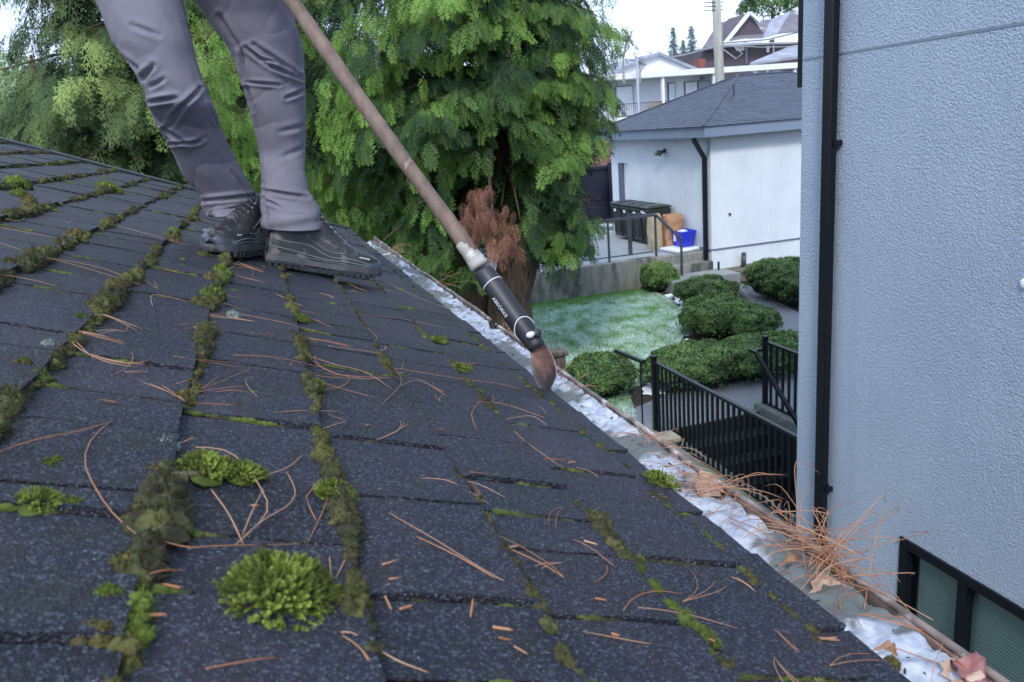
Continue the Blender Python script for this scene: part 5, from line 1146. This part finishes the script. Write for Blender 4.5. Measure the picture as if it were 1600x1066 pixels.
# body under the clothes: one continuous skinned figure
vs = []; es = []; rad_ = []
def jn(p, r, par=None): vs.append(tuple(float(c) for c in p)); rad_.append(r); 
def add(p, r, par=None):
    jn(p, r); i = len(vs)-1
    if par is not None: es.append((par, i))
    return i
pel = add(hipc, .13); chest = hipc+np.array([.26, -.12, .33]); neck = chest+np.array([.12, -.06, .12]); head = neck+np.array([.09, -.05, .09])
sp1 = add(hipc+(chest-hipc)*.5, .13, pel); ch = add(chest, .15, sp1); nk = add(neck, .055, ch); hd = add(head, .085, nk); hd2 = add(head+np.array([.03, -.01, .09]), .075, hd)
lat = norm(np.cross(chest-hipc, [0.35, -.9, 0])); 
if lat@np.array([0.9, .4, 0]) < 0: lat = -lat
hand1, hand2 = PL(1.06), PL(1.36)
for sgn, hnd in ((1, hand1), (-1, hand2)):
    sh1 = add(chest+lat*.17*sgn+np.array([0, 0, .02]), .065, ch); el = (np.array(vs[sh1])+hnd)/2+np.array([0, .0, -.12])+lat*sgn*.06
    e_ = add(el, .045, sh1); wr = add(hnd+norm(el-hnd)*.09, .03, e_); pm = add(hnd+norm(el-hnd)*.035, .034, wr)
    fw_ = norm(hnd-el); cr_ = norm(np.cross(fw_, pd))
    for k in range(4):
        o = pd*(.03-.02*k); b0 = add(hnd+o-fw_*.01+cr_*.02, .0095, pm); b1 = add(hnd+o+fw_*.022+cr_*.018, .009, b0); b2 = add(hnd+o+fw_*.03-cr_*.006, .0085, b1); add(hnd+o+fw_*(.016-.002*k)-cr_*.024, .0075, b2)
    t0 = add(hnd+pd*.045-fw_*.02-cr_*.012, .011, pm); t1 = add(hnd+pd*.045+fw_*.004-cr_*.026, .0105, t0); add(hnd+pd*.03+fw_*.022-cr_*.026, .009, t1)
for Vv, hp in ((VA, 1), (VB, -1)):
    h_ = add(Vv[285].mean(0), .07, pel); prev = h_
    for row, r_ in ((200, .056), (123, .042), (85, .034), (45, .028), (4, .023)): prev = add(Vv[row].mean(0), r_, prev)
    add(Vv[0].mean(0)+np.array([0, 0, -.1]), .022, prev)
me = bpy.data.meshes.new('body'); off = Vector(per.location); me.from_pydata([tuple(Vector(v)-off) for v in vs], es, []); me.materials.append(MS['skin'])
body = bpy.data.objects.new('body', me); sc.collection.objects.link(body); body.parent = per
md = body.modifiers.new('skin', 'SKIN'); md.use_smooth_shade = True
for i, r in enumerate(rad_): me.skin_vertices[0].data[i].radius = (r, r); me.skin_vertices[0].data[i].use_root = (i == 0)
body.modifiers.new('sub', 'SUBSURF').levels = 2; body.modifiers['sub'].render_levels = 2
def garment(name, chains, m_):
    mb = MB()
    for pts, r in chains:
        P_ = np.array(pts); k = 24; tt = np.linspace(0, 1, k); C = np.stack([np.interp(tt, np.linspace(0, 1, len(P_)), P_[:, q]) for q in range(3)], 1); rr2 = np.interp(tt, np.linspace(0, 1, len(r)), r)
        mb.tube(C, rr2*(1+.03*np.sin(tt*40)), 26)
    mb.build(name, m_, per, True)
shs = [np.array(v) for v in vs]
arm = []
for sgn, hnd in ((1, hand1), (-1, hand2)):
    s0 = chest+lat*.15*sgn+np.array([0, 0, .02]); el = (chest+lat*.17*sgn+np.array([0, 0, .02])+hnd)/2+np.array([0, .0, -.12])+lat*sgn*.06
    arm.append(([s0, (s0+el)/2, el, (el*.55+hnd*.45), hnd+norm(el-hnd)*.09], [.085, .075, .062, .055, .045]))
garment('jacket', [([hipc+np.array([-.02, .0, .0]), hipc+(chest-hipc)*.35, hipc+(chest-hipc)*.75, chest, neck], [.19, .175, .195, .19, .08])]+arm, MS['jacket'])
mb = MB(); mb.ball(head+np.array([.02, -.005, .085]), (.1, .09, .085), 20, 12); mb.build('beanie', MS['jacket'], per, True)
fd = norm([.6, -.5, -.35]); sdv = norm(np.cross(fd, [0, 0, 1])); hc = head+np.array([.015, 0, .02])
mb = MB(); mb.ball(hc+fd*.105-np.array([0, 0, .01]), (.014, .014, .02), 10, 8); mb.build('nose', MS['skin'], per, True)
for s_ in (-1, 1):
    mb = MB(); mb.ball(hc+fd*.088+sdv*.032*s_+np.array([0, 0, .022]), .011, 10, 8); mb.build('eye', MS['white'], per, True)
    mb = MB(); mb.ball(hc+sdv*.09*s_, (.012, .012, .03), 10, 8); mb.build('ear', MS['skin'], per, True)
mb = MB(); mb.ball(hc+fd*.09-np.array([0, 0, .045]), (.018, .018, .006), 10, 8); mb.build('mouth', mat('lips', (.35, .13, .12)), per, True)

C2 = ony(470, 300, 17.5)
def Rf4(z, az): return 2.6*np.interp(z, [-3.5, -2, 1.5, 4, 7.5], [.9, 1., .95, .7, .12])
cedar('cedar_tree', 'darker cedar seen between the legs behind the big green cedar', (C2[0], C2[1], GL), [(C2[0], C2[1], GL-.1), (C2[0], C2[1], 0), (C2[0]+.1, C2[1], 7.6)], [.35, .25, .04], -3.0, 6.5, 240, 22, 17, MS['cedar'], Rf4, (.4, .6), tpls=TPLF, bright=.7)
# ================================================================== FAR BACKGROUND
MS['fwhite'] = mat('white_siding', (.62, .63, .66), (.7, .71, .74), 1, .6)
MS['fgrey'] = mat('grey_siding', (.5, .52, .58), (.56, .58, .64), 1, .6)
MS['fbrown'] = mat('brown_siding', (.07, .05, .065), (.09, .065, .08), 1, .7)
MS['froof'] = mat('far_shingles', (.11, .1, .12), (.17, .16, .18), .8, .85, c3=(.5, .52, .57), s3=.45, f3=.6, det=6)
MS['froofg'] = mat('far_grey_roof', (.2, .21, .26), (.3, .32, .38), .8, .85)
MS['fglass'] = mat('far_glass', (.1, .12, .15), (.2, .24, .28), .5, .15)
def wx(px, py, Y): return ony(px, py, Y)
def quadP(pts, Y): return [wx(x, y, Y) for x, y in pts]
def bxp(mb, x0, y0, x1, y1, Y, d):   # box whose front face spans two picture corners at distance Y, d metres deep
    a = wx(x0, y1, Y); b = wx(x1, y1, Y); c = wx(x0, y0, Y); mb.bx(a[0], b[0], Y, Y+d, min(a[2], b[2]), c[2])
YW = 62
wh = thing('white_house', 'pale house with a low gable, covered balcony and sliding doors on the hill', 'house', wx(1030, 180, YW))
za = wx(1000, 175, YW)[2]; xl, xr = wx(930, 150, YW)[0], wx(1112, 150, YW)[0]
ze = wx(1105, 113, YW)[2]; zb_ = wx(1000, 260, YW)[2]
mb = MB(); mb.bx(xl, xr, YW+1.8, YW+10, zb_, ze); mb.build('wall', MS['fgrey'], wh)
pk = wx(1035, 83, YW)
mb = MB(); mb.prism([(xl, YW+.9, ze), (xr, YW+.9, ze), (pk[0], YW+.9, pk[2])], (0, .9, 0)); mb.build('gable', MS['fwhite'], wh)
mb = MB()
for sx in (xl-.5, xr+.5):
    z_ = ze-.2; mb.add([(sx, YW+.5, z_), (pk[0], YW+.5, pk[2]+.15), (pk[0], YW+10.5, pk[2]+.15), (sx, YW+10.5, z_), (sx, YW+.5, z_-.25), (pk[0], YW+.5, pk[2]-.1), (pk[0], YW+10.5, pk[2]-.1), (sx, YW+10.5, z_-.25)], [(0, 1, 2, 3), (7, 6, 5, 4), (0, 4, 5, 1), (3, 2, 6, 7)])
mb.build('roof', MS['froofg'], wh)
mb = MB(); zr = wx(1040, 118, YW)[2]; xe = wx(1262, 100, YW)[0]; mb.bx(xl-.5, xe, YW-.4, YW+1.7, zr-.1, zr+.35); mb.build('porch_roof', MS['fwhite'], wh)
zd = wx(1040, 176, YW)[2]
mb = MB(); mb.bx(xl-.5, xr+.3, YW-.3, YW+1.79, zd-.55, zd-.1); mb.build('balcony', MS['fwhite'], wh)
for px in (1035, 1115, 1178, 1197, 1240):
    x = wx(px, 150, YW)[0]; mb = MB(); mb.bx(x-.12, x+.12, YW-.2, YW+.04, zd-.1 if px < 1150 else zd-1.5, zr-.1); mb.build('column', MS['fwhite'], wh)
mb = MB(); zt_ = zd+.95; mb.bx(xl-.4, xr, YW-.15, YW-.1, zt_-.06, zt_)
for x in np.arange(xl-.4, xr, .16): mb.bx(x, x+.035, YW-.14, YW-.11, zd-.1, zt_-.06)
mb.build('balcony_railing', MS['galv'], wh)
for a, b, lb in ((1070, 1110, 1), (1044, 1056, 0), (962, 990, 0)):
    x0, x1 = wx(a, 150, YW+1.7)[0], wx(b, 150, YW+1.7)[0]; zt2 = wx(1080, 127, YW+1.7)[2]
    mb = MB(); mb.bx(x0, x1, YW+1.7, YW+1.79, zd-.05, zt2); wnn = mb.build('window', MS['galv'], wh)
    n_ = 2 if lb else 1
    for i in range(n_):
        q0_, q1_ = x0+(x1-x0)*i/n_+.08, x0+(x1-x0)*(i+1)/n_-.08; mb = MB(); mb.bx(q0_, q1_, YW+1.66, YW+1.698, zd+.02, zt2-.08); mb.build('pane', mat('far_pane', (.42, .46, .52), (.6, .64, .7), .6, .2) if i == 0 else MS['fglass'], wnn)
mb = MB(); c_ = wx(1025, 168, YW+.8); mb.ball(c_, (.8, .4, .5), 12, 8, fn=lambda d: 1+.25*nz(d*2, 1)); tag(mb.build('covered_barbecue', mat('tan_cover', (.3, .24, .18), rough=.8)), 'tan lump under a cover on the balcony of the pale house', 'barbecue')
# big brown house
YB = 78
bh = thing('brown_house', 'large dark brown house with several steep snowy roofs and white eaves', 'house', wx(1180, 150, YB))
bx0, bx1 = wx(1105, 100, YB)[0], wx(1300, 100, YB)[0]; be = wx(1105, 74, YB)[2]; bb = wx(1180, 230, YB)[2]
mb = MB(); mb.bx(bx0, bx1, YB+1, YB+12, bb, be); mb.build('wall', MS['fbrown'], bh)
def roofslab(pts, m_, th=.25, nm='roof'):
    mb = MB(); mb.prism(pts, (0, 0, -th)); mb.build(nm, m_, bh)
def rpj(x, y, Y): return tuple(wx(x, y, Y))
roofslab([rpj(1097, 75, YB), rpj(1128, 72, YB), rpj(1160, 26, YB+5), rpj(1122, 36, YB+5)], MS['froof'])
mb = MB(); mb.prism([rpj(1132, 64, YB+.4), rpj(1198, 60, YB+.4), rpj(1171, 20, YB+.4)], (0, 4, 0)); mb.build('gable', MS['fbrown'], bh)
mb = MB(); mb.tube([wx(1131, 70, YB), wx(1171, 20, YB)], .16, 4); mb.tube([wx(1172, 20.5, YB), wx(1187, 34, YB)], .16, 4); mb.build('bargeboard', MS['fwhite'], bh)
roofslab([rpj(1140, 62, YB-.4), rpj(1192, 58, YB-.4), rpj(1205, 30, YB+4), rpj(1180, 32, YB+4)], MS['froof'])
roofslab([rpj(1192, 58, YB-.4), rpj(1215, 52, YB-.4), rpj(1240, 16, YB+4), rpj(1205, 30, YB+4)], MS['froofg'])
roofslab([rpj(1215, 52, YB-.4), rpj(1275, 46, YB-.4), rpj(1275, 0, YB+4), rpj(1238, 14, YB+4)], MS['froof'])
mb = MB()
for a, b in (((1132, 66), (1166, 60)), ((1166, 61), (1192, 60)), ((1192, 60), (1218, 53)), ((1218, 53), (1275, 48))):
    p, q = wx(*a, YB-.5), wx(*b, YB-.5); mb.prism([p, q, q+np.array([0, 0, -.38]), p+np.array([0, 0, -.38])], (0, .2, 0))
mb.build('white_eaves', MS['fwhite'], bh)
roofslab([rpj(1172, 98, YB-6), rpj(1275, 84, YB-6), rpj(1275, 66, YB-1), rpj(1235, 72, YB-1)], MS['froofg'], .25, 'lower_roof')
for a in ((1150, 70, 1163, 79), (1198, 72, 1202, 82), (1208, 66, 1210, 84)):
    mb = MB(); bxp(mb, *a, YB+.9, .09); mb.build('window', MS['fwhite'], bh)
for a in ((1165, 70, 1168, 100), (1180, 110, 1190, 130), (1205, 108, 1220, 130)):
    mb = MB(); bxp(mb, *a, YB+.9, .09); mb.build('window', MS['fglass'], bh)
mb = MB(); bxp(mb, 1092, 92, 1102, 106, YB-4, 1.2); tag(mb.build('chimney', mat('red_brick', (.25, .09, .07), (.18, .07, .05), 3, .9)), 'small red brick chimney behind the pale gable roof', 'chimney')
# utility pole with lines
up0 = wx(1127, 175, 27.5); up1 = wx(1116, -60, 27.5); upn = thing('utility_pole', 'tall pale wooden utility pole behind the garage roof', 'pole', up0)
MS['upole'] = mat('pale_pole_wood', (.33, .33, .28), (.24, .24, .21), 2, .8, .3, 12, .01, stretch=(4, 4, .6))
mb = MB(); mb.tube([up0+(up0-up1)*.5, up0, up1], [.19, .18, .15], 16); mb.build('pole', MS['upole'], upn, True)
for k, yy in enumerate((4, 10, 16)):
    p = wx(1113, yy, 27.4); mb = MB(); mb.tube([p-np.array([.35, 0, 0]), p+np.array([.45, 0, 0])], .018, 6); mb.build('step_bolt', MS['black'], upn)
def wire(pts, r, label, m_):
    P_ = [wx(x, y, Y) for x, y, Y in pts]; mb = MB(); mb.tube(P_, r, 5); tag(mb.build('power_line', m_), label, 'cable')
MS['cable'] = mat('grey_cable', (.3, .31, .34), rough=.6)
wire([(1290, 62, 26), (1245, 67, 27), (1180, 69, 27.2), (1123, 72, 27.4), (1095, 79, 30), (1070, 86, 38), (1045, 90, 50)], .05, 'thick pale cable running past the utility pole to the left', MS['cable'])
wire([(1290, 40, 26), (1200, 62, 27), (1125, 68, 27.4)], .018, 'thin wire from the pole to the upper right', MS['black'])
wire([(1123, 72, 27.4), (1150, 92, 27), (1160, 84, 27), (1148, 74, 27.2)], .02, 'coil of cable hanging beside the pole', MS['cable'])
wire([(1123, 71, 27.4), (1190, 74, 26), (1290, 72, 25)], .015, 'thin wire below the thick cable', MS['cable'])
lp0, lp1 = wx(999, 205, 26), wx(995, 92, 26); t = thing('service_mast', 'thin pale metal mast with a small bracket beside the cedar', 'pole', lp0)
mb = MB(); mb.tube([lp0-np.array([0, 0, 2]), lp0, lp1], .045, 8); mb.build('mast', mat('galvanised', (.4, .43, .48), rough=.5), t)
mb = MB(); p = wx(995, 96, 26); mb.tube([p-np.array([.45, 0, -.1]), p, p+np.array([.35, 0, -.15])], .015, 5); mb.build('bracket', MS['galv'], t)
# far conifers, bare trees, top right tree
MS['ffir'] = mat('far_fir', (.06, .1, .11), (.08, .13, .13), .5, .8, tint=(.12, .2, .18), trans=.2)
def fir(px, pt, pb, Y, wpx, label, seed):
    rr = np.random.default_rng(seed); b = wx(px, pb, Y); t_ = wx(px, pt, Y); H = t_[2]-b[2]; Wd = wpx/F*Y*1.05
    P_, FW, UP, S, T = [], [], [], [], []
    for i in range(700):
        q = rr.random()**.8; z = b[2]+H*q; az = rr.uniform(0, 6.28); r = Wd/2*(1-q)**.8*(.65+.35*math.sin(q*26+seed)); d = np.array([math.cos(az), math.sin(az), 0])
        P_.append(np.array([b[0], Y, z])+d*r*rr.uniform(0, .8)); FW.append(d+np.array([0, 0, -.15])); UP.append(norm([rr.normal(0, .2), rr.normal(0, .2), 1])); S.append(Wd*.2*(1-q*.6)); T.append(rr.uniform(.1, .8))
    V, A = place(TPLF, np.array(P_), np.array(FW), np.array(UP), np.array(S), np.array(T), rr)
    root = thing('fir_tree', label, 'tree', b); mesh_obj('crown', V, np.arange(len(V), dtype=np.int32).reshape(-1, 4), MS['ffir'], root, False, A)
    mb = MB(); mb.tube([b-np.array([0, 0, 4]), b, t_], [.25, .2, .03], 6); mb.build('trunk', MS['bark'], root)
fir(1053, 42, 108, 110, 46, 'left one of two far bluish firs above the pale house', 1); fir(1081, 40, 108, 105, 50, 'right one of two far bluish firs above the pale house', 2)
fir(1068, 62, 108, 112, 36, 'short far fir between the two taller ones', 3)
MS['twigs'] = mat('bare_twigs', (.22, .2, .21), (.3, .28, .29), 1, .9)
def bare(px, pt, pb, Y, wpx, label, seed):
    rr = np.random.default_rng(seed); b = wx(px, pb, Y); H = wx(px, pt, Y)[2]-b[2]; Wd = wpx/F*Y; mb = MB()
    def br(p, d, L, r, dep):
        q = p+d*L; m_ = (p+q)/2+rr.normal(0, L*.05, 3); mb.tube([p, m_, q], [r, r*.8, r*.55], 4 if dep else 6, cap=False)
        if dep < 4:
            for _ in range(3+(dep > 0)): br(p+(q-p)*rr.uniform(.45, 1), norm(d+rr.normal(0, .45, 3)+np.array([0, 0, .15])), L*rr.uniform(.5, .75), r*.5, dep+1)
    br(b, np.array([0, 0, 1.]), H*.42, .08, 0)
    root = thing('bare_tree', label, 'tree', b); mb.build('branches', MS['twigs'], root)
bare(975, 22, 130, 48, 60, 'tall bare pale tree rising just right of the cedar', 1); bare(1000, 60, 130, 60, 50, 'lower bare tree above the pale house roof', 2); bare(1022, 66, 120, 66, 30, 'faint bare tree left of the far firs', 3)
b_ = wx(1205, 60, 95); root = thing('leafy_tree', 'dark green tree crown above the brown house roofs', 'tree', (b_[0], 95, b_[2]))
for_V, for_A = leafcloud(9000, wx(1208, 12, 95), (4.6, 3.5, 3.6), .17, lambda d, l, rr: .35+.5*l+.3*d[:, 2]+rr.normal(0, .2, len(d)), 2., 4)
mesh_obj('crown', for_V, np.arange(len(for_V)).reshape(-1, 4), MS['box'], root, False, for_A); mb = MB(); mb.tube([b_-np.array([0, 0, 3]), wx(1208, 12, 95)], [.4, .25], 8); mb.build('trunk', MS['bark'], root)
# russet beech hedge beyond the fence, laneway houses
MS['beech'] = mat('russet_hedge', (.26, .13, .1), (.36, .2, .16), 1, .8, tint=(.45, .28, .22))
c_ = wx(925, 252, 30); V, A = leafcloud(16000, c_, (2.6, .8, .75), .05, lambda d, l, rr: .4+.5*l+rr.normal(0, .25, len(d)), 4., 8)
root = thing('beech_hedge', 'russet brown hedge showing above the dark fence', 'hedge', (c_[0], 30, -3.3)); mesh_obj('foliage', V, np.arange(len(V)).reshape(-1, 4), MS['beech'], root, False, A)
mb = MB(); mb.ball(c_, (2.3, .65, .6), 16, 8); mb.bx(c_[0]-2, c_[0]+2, 29.6, 30.4, -3.4, c_[2]); mb.build('inner_core', MS['beech'], root)
wl = thing('lane_wall', 'pale low wall and garage front beyond the lane', 'wall', wx(930, 225, 42)); mb = MB(); a = wx(880, 236, 42); b = wx(975, 228, 42); mb.bx(a[0], b[0], 42, 42.3, -3.4, a[2]); mb.build('wall', MS['fwhite'], wl)
# left distance: red roofed house, pale roof, trees
rh = thing('red_house', 'distant house with reddish roofs at the left edge', 'house', wx(40, 215, 48))
mb = MB(); bxp(mb, 5, 206, 48, 225, 48, 5); mb.build('wall', MS['fwhite'], rh)
mb = MB(); mb.prism([rpj(2, 214, 47.6), rpj(42, 205, 47.6), rpj(52, 190, 50), rpj(22, 194, 50)], (0, 0, -.2)); mb.prism([rpj(32, 196, 49), rpj(58, 190, 49), rpj(60, 182, 52), rpj(36, 186, 52)], (0, 0, -.2)); mb.build('roof', mat('pinkish_tiles', (.32, .17, .15), (.24, .15, .16), 1, .8), rh)
mb = MB(); p = rpj(-30, 222, 40); mb.prism([rpj(-60, 226, 38), rpj(44, 233, 38), rpj(20, 218, 44), rpj(-40, 212, 44)], (0, 0, -.15)); bxp(mb, -60, 234, 30, 262, 38.5, 5); tag(mb.build('shed_roof', mat('pale_blue_metal_roof', (.45, .5, .62), rough=.4)), 'pale blue grey roof just beyond the ridge at the far left', 'shed')
def blob(px, py, Y, rad, n, s, label, seed, name='leafy_tree', m_='box'):
    c_ = wx(px, py, Y); root = thing(name, label, 'tree', (c_[0], Y, -3.4)); V, A = leafcloud(n, c_, rad, s, lambda d, l, rr: .45+.6*l+.3*d[:, 2]+rr.normal(0, .2, len(d)), 2., seed)
    mesh_obj('crown', V, np.arange(len(V)).reshape(-1, 4), MS[m_], root, False, A); mb = MB(); mb.tube([(c_[0], Y, -3.6), c_], [.3, .15], 8); mb.build('trunk', MS['bark'], root)
MS['fleaf'] = mat('distant_leaves', (.09, .15, .07), (.13, .2, .09), 1, .8, tint=(.26, .34, .17), trans=.2)
blob(10, 165, 42, (3.5, 2.5, 2.2), 9000, .1, 'soft green tree at the far left edge', 21, m_='fleaf'); blob(120, 190, 36, (4, 2.5, 1.9), 9000, .1, 'pale green bush behind the left cedar', 22, m_='fleaf')
blob(-40, 170, 50, (4, 3, 2), 5000, .12, 'hazy tree top at the left border', 23, m_='fleaf')
for i, (px, py, Y, a, b) in enumerate([(420, 190, 40, 6, 3), (560, 200, 38, 6, 2.6), (700, 205, 40, 6, 2.8), (300, 200, 44, 6, 3), (850, 215, 46, 4, 2)]):
    blob(px, py, Y, (a, 2.5, b), 9000, .12, ['dark backing tree behind the legs', 'dark backing tree right of the legs', 'dark backing tree behind the big cedar', 'dark backing tree behind the left cedar', 'low backing tree beside the dark fence'][i], 30+i)
wire([(-20, 178, 30), (32, 178, 30), (90, 177, 30)], .03, 'pale cable crossing the far left edge', MS['cable'])
